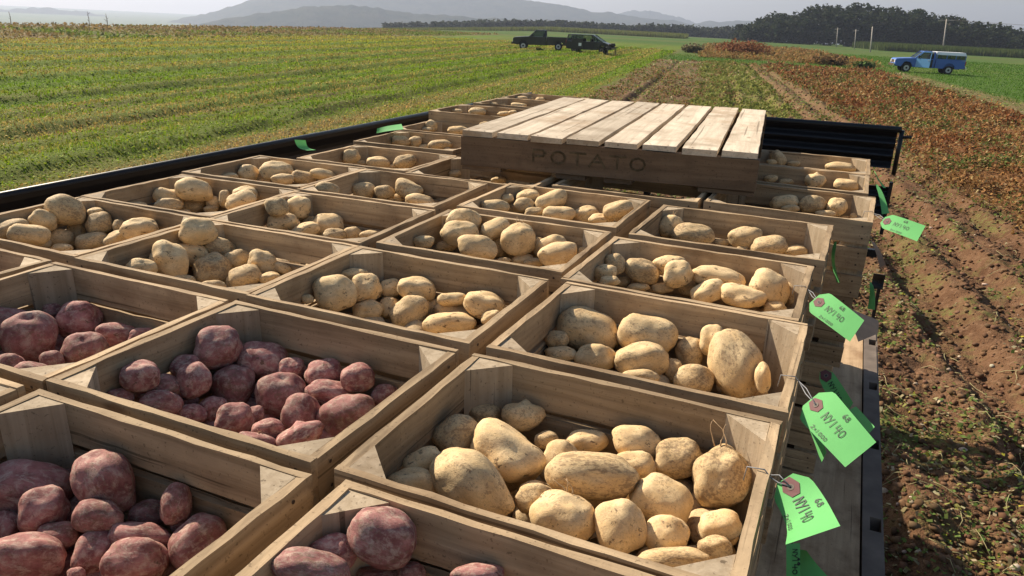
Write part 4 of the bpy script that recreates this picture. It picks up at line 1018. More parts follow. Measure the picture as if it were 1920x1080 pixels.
for k, rows in POTS.items():
    mat = 'purple' if k in 'INOH' else 'tan'; cx, cy, ct = CR[k]
    loc = [(-(p[1] - cx) * math.sin(ct) + (p[2] - cy) * math.cos(ct), (p[1] - cx) * math.cos(ct) + (p[2] - cy) * math.sin(ct)) for p in rows]
    n = len(rows); nr_ = 1 if n <= 4 else 2 if n <= 9 else 3
    order = sorted(range(n), key=lambda i: -loc[i][0]); lab = {}
    names_ = {1: ['only'], 2: ['back', 'front'], 3: ['back', 'middle', 'front']}[nr_]
    for q in range(nr_):
        rowi = sorted(order[q * n // nr_:(q + 1) * n // nr_], key=lambda i: loc[i][1])
        for w, i in enumerate(rowi): lab[i] = ('%s from left' % ORD[w]) + ('' if nr_ == 1 else ' in %s row' % names_[q])
    for i, p in enumerate(rows):
        kind = p[0]
        if k == 'B' and kind == 'p': kind = 'q'
        o = bpy.data.objects.new('potato', get_pm(kind, i * 3 + ord(k), mat)); COL.objects.link(o)
        o.location = (p[1], p[2], p[3] + H); o.scale = (p[4] * 1.05, p[5] * 1.05, p[6] * 1.05); o.rotation_mode = 'QUATERNION'; o.rotation_quaternion = Quaternion(p[7:11])
        sz = 'big ' if p[4] > .045 else 'tiny ' if p[4] < .017 else 'small ' if p[4] < .026 else ''
        tag_(o, '%s%s %s potato, %s, %s' % (sz, SH[kind], mat, lab[i], REF[k]), 'potato', 'tan potatoes in the crates' if mat == 'tan' else 'purple red potatoes in the crates')
        npot += 1
        if (k, i) in (('A', 18), ('A', 5), ('A', 16), ('K', 6), ('D', 0), ('W', 0), ('I', 22)):
            rt = bpy.data.objects.new('root', root_mesh(i, 1.6 if (k, i) == ('A', 18) else 1.)); COL.objects.link(rt); rt.parent = o
# the layers underneath, of which only bits show in the gaps
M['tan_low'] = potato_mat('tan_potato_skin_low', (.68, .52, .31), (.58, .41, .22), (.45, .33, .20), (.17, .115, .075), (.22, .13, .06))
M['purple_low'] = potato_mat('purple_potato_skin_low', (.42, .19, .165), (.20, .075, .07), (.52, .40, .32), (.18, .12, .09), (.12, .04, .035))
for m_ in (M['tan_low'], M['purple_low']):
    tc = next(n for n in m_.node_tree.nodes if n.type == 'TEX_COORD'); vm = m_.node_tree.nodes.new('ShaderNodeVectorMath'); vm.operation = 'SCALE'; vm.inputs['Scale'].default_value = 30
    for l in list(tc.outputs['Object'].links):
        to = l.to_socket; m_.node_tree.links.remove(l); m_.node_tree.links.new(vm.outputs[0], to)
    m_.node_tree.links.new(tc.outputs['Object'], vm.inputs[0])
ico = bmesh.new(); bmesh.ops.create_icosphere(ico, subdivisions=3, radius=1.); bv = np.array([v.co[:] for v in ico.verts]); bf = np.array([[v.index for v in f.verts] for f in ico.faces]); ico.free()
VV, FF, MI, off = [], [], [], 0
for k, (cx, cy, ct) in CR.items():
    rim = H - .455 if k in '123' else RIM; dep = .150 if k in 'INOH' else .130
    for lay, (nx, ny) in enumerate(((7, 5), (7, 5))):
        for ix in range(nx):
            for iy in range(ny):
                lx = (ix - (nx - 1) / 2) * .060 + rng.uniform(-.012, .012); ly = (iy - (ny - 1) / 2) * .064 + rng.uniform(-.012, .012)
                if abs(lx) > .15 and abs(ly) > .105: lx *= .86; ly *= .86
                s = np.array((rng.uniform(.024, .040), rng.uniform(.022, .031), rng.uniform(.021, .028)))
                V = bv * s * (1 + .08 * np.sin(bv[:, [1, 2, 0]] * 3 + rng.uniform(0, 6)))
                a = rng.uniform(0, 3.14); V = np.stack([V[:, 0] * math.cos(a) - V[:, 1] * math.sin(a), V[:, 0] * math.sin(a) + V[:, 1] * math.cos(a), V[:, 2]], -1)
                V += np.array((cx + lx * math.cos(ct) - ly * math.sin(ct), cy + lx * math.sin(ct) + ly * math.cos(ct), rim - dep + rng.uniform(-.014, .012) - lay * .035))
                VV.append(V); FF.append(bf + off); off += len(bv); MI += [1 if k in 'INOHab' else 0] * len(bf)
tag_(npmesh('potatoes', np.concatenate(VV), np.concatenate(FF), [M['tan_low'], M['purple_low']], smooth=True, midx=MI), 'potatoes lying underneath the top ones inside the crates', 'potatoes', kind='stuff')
# bits of green leaf and soil between potatoes
P = []
for k, (cx, cy, ct) in CR.items():
    n = 50; P.append(np.stack([cx + rng.uniform(-.2, .2, n), cy + rng.uniform(-.15, .15, n), np.full(n, RIM - (.118 if k not in 'INOH' else .135))], -1))
P = np.concatenate(P); V, F, C = quads(P, rng.uniform(.004, .012, len(P)), .6, vary(mixc((rng.uniform(0, 1, len(P)) > .85).astype(float), (.12, .08, .05), (.15, .22, .06))))
tag_(npmesh('crumbs', V, F, M['leaf'], col=C), 'soil crumbs and leaf bits between the potatoes', 'soil', kind='stuff')

# ------------------------------------------------------------------ pallet
pl = empty('pallet', (-.785, 3.02, RIM), R(5.4)); tag_(pl, 'wooden pallet with pale top boards lying upside across the crates', 'pallet')
PW, PD, PH = .985, 1.34, .137
random.seed(77)
bw = PW / 8
for i in range(8):
    bm = bmesh.new(); box(bm, (0, 0, 0), (bw - .017 + random.uniform(-.003, .003), PD + random.uniform(-.012, .006), .0185), axis=1, seg=12, jit=.0014); bevel(bm, .0012)
    for yn in (-PD / 2 + .016, 0, PD / 2 - .016):
        for xn in (-.028, .028):
            cx, cy = xn + random.uniform(-.006, .006), yn + random.uniform(-.006, .006); f = bm.faces.new([bm.verts.new((cx + .0034 * math.cos(q * 1.047), cy + .0034 * math.sin(q * 1.047), .0108)) for q in range(6)]); f.material_index = 1
    o = fin(bm, 'top_board', [M['pallet_top'], M['nail']], pl, loc=(-PW / 2 + bw * (i + .5), random.uniform(-.004, .004), PH - .0095 + random.uniform(-.0008, .0008)))
    o.rotation_euler = (0, random.uniform(-.006, .006), random.uniform(-.003, .003))
for yy in (-PD / 2 + .016, 0, PD / 2 - .016):
    bm = bmesh.new(); box(bm, (0, 0, 0), (PW - .004, .032, .098), axis=0, seg=14, jit=.0012); bevel(bm, .0015)
    fin(bm, 'stringer', M['pallet_side'], pl, loc=(0, yy, PH - .0195 - .0492))
for xx, w in ((-PW / 2 + .075, .14), (-.10, .10), (.06, .09), (PW / 2 - .09, .17)):
    bm = bmesh.new(); box(bm, (0, 0, 0), (w, PD - .02, .016), axis=1, seg=6, jit=.001); fin(bm, 'bottom_board', M['pallet_side'], pl, loc=(xx, -.002, .0102))

# ------------------------------------------------------------------ strokes for writing
ST = {'N': [[(0, 0), (.12, 1), (.68, .05), (.8, 1)]], 'Y': [[(0, 1), (.38, .5)], [(.8, 1), (.2, -.05)]], '1': [[(.3, 1), (.25, 0)]], '4': [[(.12, 1), (.05, .45), (.8, .5)], [(.62, .95), (.55, -.05)]],
'0': [[(.4 + .36 * math.cos(a * .785), .48 + .46 * math.sin(a * .785)) for a in range(9)]], '6': [[(.55, 1), (.15, .6), (.08, .22), (.38, 0), (.68, .2), (.5, .5), (.15, .35)]],
'8': [[(.4 + .25 * math.cos(a * .785), .76 + .22 * math.sin(a * .785)) for a in range(9)], [(.4 + .34 * math.cos(a * .785), .27 + .26 * math.sin(a * .785)) for a in range(9)]],
'2': [[(.05, .8), (.4, 1), (.7, .75), (.05, .02), (.78, .05)]], 'x': [[(.15, .15), (.65, .7)], [(.15, .7), (.65, .15)]],
'P': [[(.1, 0), (.1, 1), (.6, 1), (.72, .78), (.6, .52), (.1, .5)]], 'O': [[(.4 + .36 * math.cos(a * .785), .5 + .5 * math.sin(a * .785)) for a in range(9)]],
'T': [[(0, 1), (.8, 1)], [(.4, 1), (.4, 0)]], 'A': [[(0, 0), (.4, 1), (.8, 0)], [(.18, .4), (.62, .4)]]}
def write(bm, txt, fn, u0, v0, du, dv, w, n=None):
    """fn maps (u, v) to a 3D point a hair above the surface; letters step du along u and are dv tall"""
    for i, ch in enumerate(txt):
        for stq in ST.get(ch, []):
            pts = []
            for (a, b), (c, d) in zip(stq, stq[1:]):
                for q in (0, .34, .67): pts.append((a + (c - a) * q, b + (d - b) * q))
            pts.append(stq[-1])
            P3 = [Vector(fn(u0 + (i + p[0]) * du, v0 + p[1] * dv)) for p in pts]
            for j in range(len(pts) - 1):
                p, q = P3[j], P3[j + 1]
                e = Vector(fn(u0 + (i + pts[j][0]) * du + .01, v0 + pts[j][1] * dv)) - p; g_ = Vector(fn(u0 + (i + pts[j][0]) * du, v0 + pts[j][1] * dv + .01)) - p
                nn = e.cross(g_)
                if nn.length < 1e-9 or (q - p).length < 1e-7: continue
                nn.normalize(); d = (q - p).normalized(); sd = d.cross(nn) * w * .5; ex = d * w * .3
                bm.faces.new([bm.verts.new(z) for z in (p - sd - ex, q - sd + ex, q + sd + ex, p + sd - ex)])
M['stencil'] = plain('faded_green_stencil', (.122, .092, .056), .9, 0, .1, .8, 40)
bm = bmesh.new()
write(bm, 'POTATO', lambda u, v: (u, -PD / 2 - .0012 + .0, v), -.235, .052, .066, .040, .007)
fin(bm, 'stencil_lettering', M['stencil'], pl)

# ------------------------------------------------------------------ tags
def make_tag(c, bulge, label, text=(), wire=None, twist=0, mat='green_paper', back=True, patch=True, cat='tag', name='paper_tag', group='green paper tags wired to the crates', chamf=True):
    c = [Vector(p) for p in c]
    if wire: c = [Vector((p.x * .97, p.y * .97, H + (p.z - H) * .97)) for p in c]
    nrm = (c[3] - c[0]).cross(c[1] - c[0]).normalized()
    if nrm.dot(Vector((0, 0, H)) - c[0]) < 0: nrm = -nrm
    org = sum(c, Vector()) / 4
    def fn(u, v, lift=0):
        p = (c[0] * (1 - v) + c[1] * v) * (1 - u) + (c[3] * (1 - v) + c[2] * v) * u
        return p + nrm * (bulge * math.sin(u * math.pi * 1.15) + twist * math.sin((u - .35) * 6.) * (v - .5) + lift) - org
    bm = bmesh.new(); nu, nv = 16, 8; g = []
    for i in range(nu + 1):
        u = i / nu; ch = .27 * max(0, 1 - u / .14) if chamf else 0
        g.append([bm.verts.new(fn(u, ch + (1 - 2 * ch) * j / nv)) for j in range(nv + 1)])
    for i in range(nu):
        for j in range(nv): bm.faces.new((g[i][j], g[i + 1][j], g[i + 1][j + 1], g[i][j + 1])).smooth = True
    me = bpy.data.meshes.new(name); bm.to_mesh(me); bm.free(); o = link(name, me, M[mat], loc=org); tag_(o, label, cat, group)
    if patch:
        bm = bmesh.new(); L_ = .0008; W_ = (c[1] - c[0]).length; Ln = (c[3] - c[0]).length; a = .011 / W_; b = .010 / Ln
        oc = [bm.verts.new(fn(.13 + b * q[0], .5 + a * q[1], L_)) for q in ((-1.25, -.5), (-1.25, .5), (0, 1), (1.2, .45), (1.2, -.45), (0, -1))]
        bm.faces.new(oc); fin(bm, 'reinforcement_patch', M['patch'], o)
        bm = bmesh.new(); n = 12
        r1 = [bm.verts.new(fn(.13 + .0042 / Ln * math.cos(k * .5236), .5 + .0042 / W_ * math.sin(k * .5236), .0014)) for k in range(n)]
        r0 = [bm.verts.new(fn(.13 + .0022 / Ln * math.cos(k * .5236), .5 + .0022 / W_ * math.sin(k * .5236), .0014)) for k in range(n)]
        for k in range(n): bm.faces.new((r1[k], r1[(k + 1) % n], r0[(k + 1) % n], r0[k]))
        ey = fin(bm, 'eyelet', M['steel'], o)
        bm = bmesh.new(); bm.faces.new([bm.verts.new(fn(.13 + .0022 / Ln * math.cos(k * .5236), .5 + .0022 / W_ * math.sin(k * .5236), .0012)) for k in range(n)]); fin(bm, 'tag_hole', M['ink'], o)
    if text:
        bm = bmesh.new()
        for tx, u0, v0, du, dv, w in text: write(bm, tx, lambda u, v: fn(u, v, .0009), u0, v0, du, dv, w)
        fin(bm, 'handwriting', M['ink'], o)
    if wire:
        h = Vector(fn(.13, .5, .002)) ; bm = bmesh.new()
        a = Vector(wire) - org
        tube(bm, [a + Vector((-.022, 0, -.018)), a + Vector((-.020, .001, .001)), a + Vector((0, 0, .0035)), a + Vector((.008, -.002, -.004)), a * .5 + h * .5 + Vector((.002, 0, -.004)), h], .0009, 5)
        tube(bm, [a + Vector((.006, .001, -.003)), a * .45 + h * .55 + Vector((0, .003, .005)), h], .0008, 5)
        fin(bm, 'tie_wire', M['wire'], o)
    return o
TXT = (('NY140', .32, .38, .080, .23, .0011), ('68', .50, .76, .055, .14, .0010), ('2x1000', .33, .06, .048, .10, .0008))
TXT1 = (('NY140', .29, .36, .080, .27, .0013), ('68', .42, .78, .068, .15, .0011), ('2x1000', .40, .04, .048, .09, .0008))
up = lambda c, k=1.: [((x * k), (y * k), H + (z - H) * k) for x, y, z in c]
make_tag([(-0.0177, 0.8537, 1.9132), (0.0139, 0.8594, 1.9519), (0.0636, 0.7676, 1.9433), (0.0148, 0.7469, 1.9151)], -.010, 'nearest bent green tag, on first tan crate of right column', TXT1, (-.026, .835, RIM), .003)
make_tag([(-0.0066, 1.0824, 1.908), (0.0334, 1.106, 1.9536), (0.101, 1.0098, 1.9287), (0.0685, 0.9828, 1.8958)], .003, 'large green tag on second tan crate of right column', TXT, (-.014, 1.12, RIM))
make_tag([(-0.0245, 1.5202, 1.922), (0.0082, 1.5384, 1.9615), (0.0831, 1.4582, 1.9399), (0.0649, 1.4303, 1.9037)], .003, 'flat green tag in front of a brown card, on third tan crate of right column', TXT, (-.030, 1.575, RIM))
make_tag([(0.1184, 2.3234, 1.9213), (0.1393, 2.3362, 1.9602), (0.2301, 2.2577, 1.955), (0.2148, 2.2249, 1.9176)], .003, 'pale green tag sticking out over the soil beside nearest crate right of pallet', TXT, (.100, 2.385, RIM))
make_tag([(0.0123, 0.8378, 1.8541), (0.0276, 0.8451, 1.8558), (0.0345, 0.7643, 1.8488), (0.0205, 0.7668, 1.8413)], .002, 'narrow green tag hanging below the nearest green tag', (('NY140', .15, .45, .11, .35, .0012), ('68', .35, .82, .09, .16, .001)), patch=False, chamf=False)
make_tag([(0.0314, 0.9161, 1.7961), (0.0386, 0.9007, 1.8081), (0.0733, 0.8747, 1.792), (0.0386, 0.8542, 1.7781)], .002, 'shaded dark green tag low beside the narrow hanging tag', patch=False, chamf=False)
make_tag([(0.0174, 1.1627, 1.85), (0.0347, 1.1562, 1.8435), (0.0491, 1.1143, 1.8389), (0.0447, 1.1157, 1.8179)], .002, 'green tag tip poking out under the large folded green tag', patch=False, chamf=False)
make_tag([(0.0172, 1.3524, 1.8611), (0.0385, 1.3655, 1.8709), (0.0836, 1.304, 1.8413), (0.0691, 1.2934, 1.8009)], .002, 'dark shaded green tag behind the large folded green tag', (('NY140', .3, .35, .09, .3, .0012),))
make_tag([(0.0751, 1.2562, 1.8471), (0.0862, 1.2638, 1.8543), (0.1145, 1.2061, 1.8531), (0.1084, 1.1996, 1.8432)], .001, 'green tag corner right of the dark shaded tag over the steel rail', patch=False, chamf=False)
make_tag([(0.012, 2.1117, 1.919), (0.0206, 2.0825, 1.9207), (0.0384, 1.9806, 1.8446), (0.0306, 2.0285, 1.8309)], .008, 'curled green tag seen edge on beside fourth tan crate of right column', patch=False)
make_tag([(0.112, 3.204, 1.9399), (0.1182, 3.182, 1.9359), (0.1594, 3.0913, 1.8953), (0.1503, 3.0872, 1.895)], .003, 'thin green tag edge beside farthest crate right of pallet', patch=False)
make_tag([(0.1129, 2.8593, 1.946), (0.1233, 2.8632, 1.9445), (0.168, 2.7409, 1.8783), (0.1459, 2.7297, 1.8742)], .005, 'dark green curled tag beside middle crate right of pallet', patch=False)
make_tag([(0.1257, 2.3299, 1.7545), (0.1347, 2.3328, 1.7518), (0.149, 2.2083, 1.7137), (0.1325, 2.253, 1.6984)], .006, 'dark green tag low on the stack of nearest crate right of pallet', patch=False)
make_tag(up([(-1.7118, 2.0499, 2.0398), (-1.7097, 2.1053, 2.0311), (-1.6734, 2.1079, 1.9974), (-1.6673, 2.055, 2.0036)], 1.12), -.012, 'curled green tag standing at the end of fourth tan crate of left column', patch=False, chamf=False)
make_tag(up([(-1.6902, 2.5104, 2.0085), (-1.6914, 2.5168, 2.0263), (-1.6085, 2.5608, 2.0467), (-1.5704, 2.5147, 2.0344)], 1.155), .006, 'green tag sticking up at the end of fifth tan crate of left column', patch=False, chamf=False)
make_tag([(0.0579, 2.0706, 1.7569), (0.1524, 2.0981, 1.7223), (0.1542, 2.0354, 1.708), (0.1093, 1.9574, 1.7066)], .004, 'brown card tag behind the flat green tag on the trailer edge', patch=False, mat='brown_card', chamf=False, group='brown card tags')
make_tag([(0.117, 2.5302, 1.8296), (0.1305, 2.5332, 1.8221), (0.166, 2.42, 1.7897), (0.1535, 2.4097, 1.7773)], .003, 'thin brown card tag hanging under the pale green tag', patch=False, mat='brown_card', chamf=False, group='brown card tags')

# ------------------------------------------------------------------ trailer
tr = empty('flatbed_trailer', (0, 0, 0)); tag_(tr, 'black flatbed trailer with wooden deck and low ribbed side panels carrying the crates', 'trailer')
X0, X1, Y0, Y1 = -2.30, .226, -.6, 3.98
random.seed(9); x = X0 + .05
while x < .02:
    w = .135; ye = 4.75 if x < -1.5 else Y1; bm = bmesh.new(); box(bm, (0, 0, 0), (w - .006, ye - Y0, .035), axis=1, seg=16, jit=.001); fin(bm, 'deck_board', M['deck'], tr, loc=(x + w / 2, (Y0 + ye) / 2, DECK - .018 + random.uniform(-.001, .001))); x += w
bm = bmesh.new(); box(bm, (0, 0, 0), (X1 - x - .004, Y1 - Y0, .036), axis=1, seg=20, jit=.0012); fin(bm, 'deck_board', M['deck'], tr, loc=((x + X1) / 2, (Y0 + Y1) / 2, DECK - .017))
bm = bmesh.new(); e0, e1, e2 = X1 + .003, X1 + .024, X1 + .056
box(bm, ((e0 + e1) / 2, (Y0 + Y1) / 2, DECK - .05), (e1 - e0, Y1 - Y0, .11), axis=1)
holes = [2.18 + .506 * i for i in range(-5, 7)]; yy = Y0
for h in [q for q in holes if q < Y1 - .1] + [Y1 + .04]:
    a, b = yy, min(h - .036, Y1)
    if b > a: box(bm, ((e1 + e2) / 2, (a + b) / 2, DECK - .05), (e2 - e1, b - a, .11), axis=1)
    yy = h + .036
box(bm, (e2 + .003, (Y0 + Y1) / 2, DECK - .055), (.006, Y1 - Y0, .112), axis=1)
fin(bm, 'edge_rail', M['steel'], tr)
def ribbed(bm, p0, p1, h, z0, thick=.012, ribs=3, lean=0):
    """corrugated steel panel from p0 to p1 in plan, height h"""
    p0, p1 = Vector(p0), Vector(p1); d = (p1 - p0).normalized(); n = Vector((-d.y, d.x))
    prof = []; N = ribs * 8
    for i in range(N + 1):
        f = i / N; w = .5 - .5 * math.cos(f * ribs * 2 * math.pi); prof.append((thick * (2.0 * w - 1.), z0 + f * h))
    a = [[bm.verts.new((*(q + n * (o + sd * .003)), z)) for o, z in prof] for q in (p0, p1) for sd in (-1, 1)]
    for A1, B1 in ((a[0], a[2]), (a[1], a[3])):
        for i in range(N): bm.faces.new((A1[i], A1[i + 1], B1[i + 1], B1[i]))
    for A1, B1 in ((a[0], a[1]), (a[2], a[3])):
        for i in range(N): bm.faces.new((A1[i], A1[i + 1], B1[i + 1], B1[i]))
    for i in (0, N): bm.faces.new((a[0][i], a[1][i], a[3][i], a[2][i]))
PT = H - .53
bm = bmesh.new(); ribbed(bm, (-2.26, Y0), (-2.26, 5.45), PT - DECK - .012, DECK, .014, 6); fin(bm, 'side_panel', M['black_steel'], tr)
bm = bmesh.new(); tube(bm, [(-2.26, Y0, PT - .012), (-2.26, 5.45, PT - .012)], .014, 10); fin(bm, 'top_rail', M['black_steel'], tr)
for k in range(10):
    bm = bmesh.new(); y = .30 + k * .52; box(bm, (-2.305, y, PT - .02), (.05, .16, .012)); box(bm, (-2.30, y, (PT + DECK) / 2 - .06), (.035, .05, PT - DECK + .1), axis=2)
    fin(bm, 'stake_bracket', M['black_steel'], tr)
# raised front gate
bm = bmesh.new(); ribbed(bm, (-2.2, 5.46), (.285, 5.44), .235, H - .845, .018, 3); fin(bm, 'front_gate', M['black_steel'], tr)
bm = bmesh.new(); tube(bm, [(-2.2, 5.46, H - .598), (.305, 5.44, H - .598)], .020, 8)
tube(bm, [(.31, 5.44, H - .60), (.31, 5.44, H - .885)], .014, 8); tube(bm, [(.31, 5.44, H - .645), (.372, 5.44, H - .64)], .010, 8)
fin(bm, 'gate_frame', M['black_steel'], tr)
for xx in (-2.15, -1.3, -.62):
    bm = bmesh.new(); box(bm, (xx, 5.475, (DECK + H - .62) / 2), (.05, .03, H - .62 - DECK), axis=2); fin(bm, 'gate_post', M['black_steel'], tr)
bm = bmesh.new(); ribbed(bm, (.16, 5.30), (.30, 5.30), .19, H - 1.13, .014, 3); box(bm, (.30, 5.30, H - 1.08), (.02, .05, .34), axis=2); fin(bm, 'corner_panel', M['black_steel'], tr)
bm = bmesh.new(); ribbed(bm, (.225, 3.93), (.278, 3.93), .075, H - 1.20, .008, 1); box(bm, (.262, 3.94, H - 1.28), (.016, .02, .25), axis=2); fin(bm, 'stake', M['black_steel'], tr)
bm = bmesh.new()
for xx, ye in ((-1.9, 5.5), (-.15, Y1)): box(bm, (xx, (Y0 + ye) / 2, DECK - .12), (.08, ye - Y0, .16), axis=1)
box(bm, (-1.2, 5.475, DECK - .10), (2.2, .08, .12), axis=0); box(bm, (-.72, 4.7, DECK - .12), (.08, 1.6, .12), axis=1); box(bm, (-.20, 5.30, DECK + .02), (1.0, .04, .05), axis=0); tube(bm, [(-1.2, 5.4, .85), (-1.2, 7.6, .75)], .05, 8)
for k in range(7): box(bm, ((X0 + X1) / 2, Y0 + .1 + k * .72, DECK - .062), (X1 - X0 - .02, .05, .05))
tube(bm, [(-2.1, 1.9, .38), (.06, 1.9, .38)], .05, 8); box(bm, (-1.9, 1.9, .60), (.08, .3, .46), axis=2); box(bm, (-.15, 1.9, .60), (.08, .3, .46), axis=2)
fin(bm, 'chassis', M['black_steel'], tr)
for xx in (-2.12, .02):
    zc = float(ground_z(np.array(xx), np.array(1.9))) + .36
    bm = bmesh.new(); bmesh.ops.create_cone(bm, cap_ends=True, segments=28, radius1=.36, radius2=.36, depth=.2, matrix=Matrix.Rotation(R(90), 4, 'Y')); bevel(bm, .03)
    w = fin(bm, 'wheel', M['rubber'], tr, loc=(xx, 1.9, zc)); bm = bmesh.new(); bmesh.ops.create_cone(bm, cap_ends=True, segments=20, radius1=.19, radius2=.19, depth=.21, matrix=Matrix.Rotation(R(90), 4, 'Y')); fin(bm, 'rim', M['steel'], w)
# ------------------------------------------------------------------ vehicles
def paint(name, c, rough=.35, coat=.6):
    t = NT(name); n = t.noise(t.obj(), 1.5, 4); t.col(t.mix(t.math('MULTIPLY', t.step(n, .45, .7), .35), c, tuple(v * .7 + .03 for v in c))); t.rough(rough)
    t.b.inputs['Coat Weight'].default_value = coat; t.b.inputs['Coat Roughness'].default_value = .15; return t.m
M['black_paint'] = paint('black_car_paint', (.003, .004, .006), .35, .25); M['blue_paint'] = paint('blue_truck_paint', (.035, .13, .48), .4, .4)
M['blue_door_glare'] = paint('blue_door_glare_paint', (.14, .36, .66), .3, .6)  # paler than the body: reflected light on the open door put into colour
M['white_shell'] = plain('white_fibreglass', (.85, .86, .85), .4, 0, .4, .05); M['dark_trim'] = plain('dark_trim', (.02, .02, .022), .6); M['seat_cloth'] = plain('dark_seat', (.04, .035, .03), .9)
M['silver'] = plain('silver_wheel', (.5, .5, .52), .35, .3)
M['lamp'] = plain('lamp_lens', (.7, .7, .68), .12, 0, .8); M['red_lens'] = plain('red_lens', (.35, .02, .02), .3)
def glass_mat():
    t = NT('window_glass'); t.b.inputs['Transmission Weight'].default_value = 0; t.col((.05, .06, .06)); t.rough(.05)
    tr = t.n('ShaderNodeBsdfTransparent'); tr.inputs[0].default_value = (.75, .8, .78, 1); mx = t.n('ShaderNodeMixShader'); mx.inputs[0].default_value = .28
    t.L(tr.outputs[0], mx.inputs[1]); t.L(t.b.outputs[0], mx.inputs[2]); t.L(mx.outputs[0], t.out.inputs[0]); return t.m
M['glass'] = glass_mat()
def side_solid(bm, prof, w0, w1=None, zt=None):
    """extrude a side outline (x, z) across the width; w1 = half width at height zt and above (tumblehome)"""
    def hw(z): return w0 if w1 is None else w0 + (w1 - w0) * max(0, min(1, (z - zt[0]) / (zt[1] - zt[0])))
    a = [bm.verts.new((x, -hw(z), z)) for x, z in prof]; b = [bm.verts.new((x, hw(z), z)) for x, z in prof]; n = len(prof)
    f1 = bm.faces.new(a); f2 = bm.faces.new(b[::-1])
    for i in range(n): bm.faces.new((a[i], b[i], b[(i + 1) % n], a[(i + 1) % n]))
    bmesh.ops.triangulate(bm, faces=[f1, f2])
def arch(cx, r, z0, n=10):       # wheel arch from rear foot to front foot
    return [(cx - r * math.cos(math.pi * i / n), z0 + r * 1.02 * math.sin(math.pi * i / n)) for i in range(n + 1)]
def wheel(parent, x, y, r, w=.22, rimmat='silver', z=None):
    z = r if z is None else z
    bm = bmesh.new(); bmesh.ops.create_cone(bm, cap_ends=True, segments=28, radius1=r, radius2=r, depth=w, matrix=Matrix.Rotation(R(90), 4, 'X')); bevel(bm, .03)
    o = fin(bm, 'wheel', M['rubber'], parent, loc=(x, y, z))
    bm = bmesh.new(); sg = 1 if y > 0 else -1
    bmesh.ops.create_cone(bm, cap_ends=True, segments=24, radius1=r * .60, radius2=r * .60, depth=.03, matrix=Matrix.Translation((0, sg * (w / 2 + .002), 0)) @ Matrix.Rotation(R(90), 4, 'X'))
    fin(bm, 'rim', M[rimmat], o)
    bm = bmesh.new(); bmesh.ops.create_cone(bm, cap_ends=True, segments=16, radius1=r * .24, radius2=r * .20, depth=.05, matrix=Matrix.Translation((0, sg * (w / 2 + .02), 0)) @ Matrix.Rotation(R(90), 4, 'X'))
    fin(bm, 'hub', M['dark_trim'], o)
def beam(bm, a, b, w, d):
    a, b = Vector(a), Vector(b); v = b - a; q = v.to_track_quat('X', 'Z').to_matrix()
    box(bm, (a + b) / 2, (v.length, w, d), rot=q, axis=0)
def pane(name, pts, mat, parent, th=.006):
    bm = bmesh.new(); P = [Vector(p) for p in pts]; n = (P[1] - P[0]).cross(P[2] - P[0]).normalized() * th / 2
    a = [bm.verts.new(p - n) for p in P]; b = [bm.verts.new(p + n) for p in P]; k = len(P)
    bm.faces.new(a[::-1]); bm.faces.new(b)
    for i in range(k): bm.faces.new((a[i], a[(i + 1) % k], b[(i + 1) % k], b[i]))
    return fin(bm, name, mat, parent)
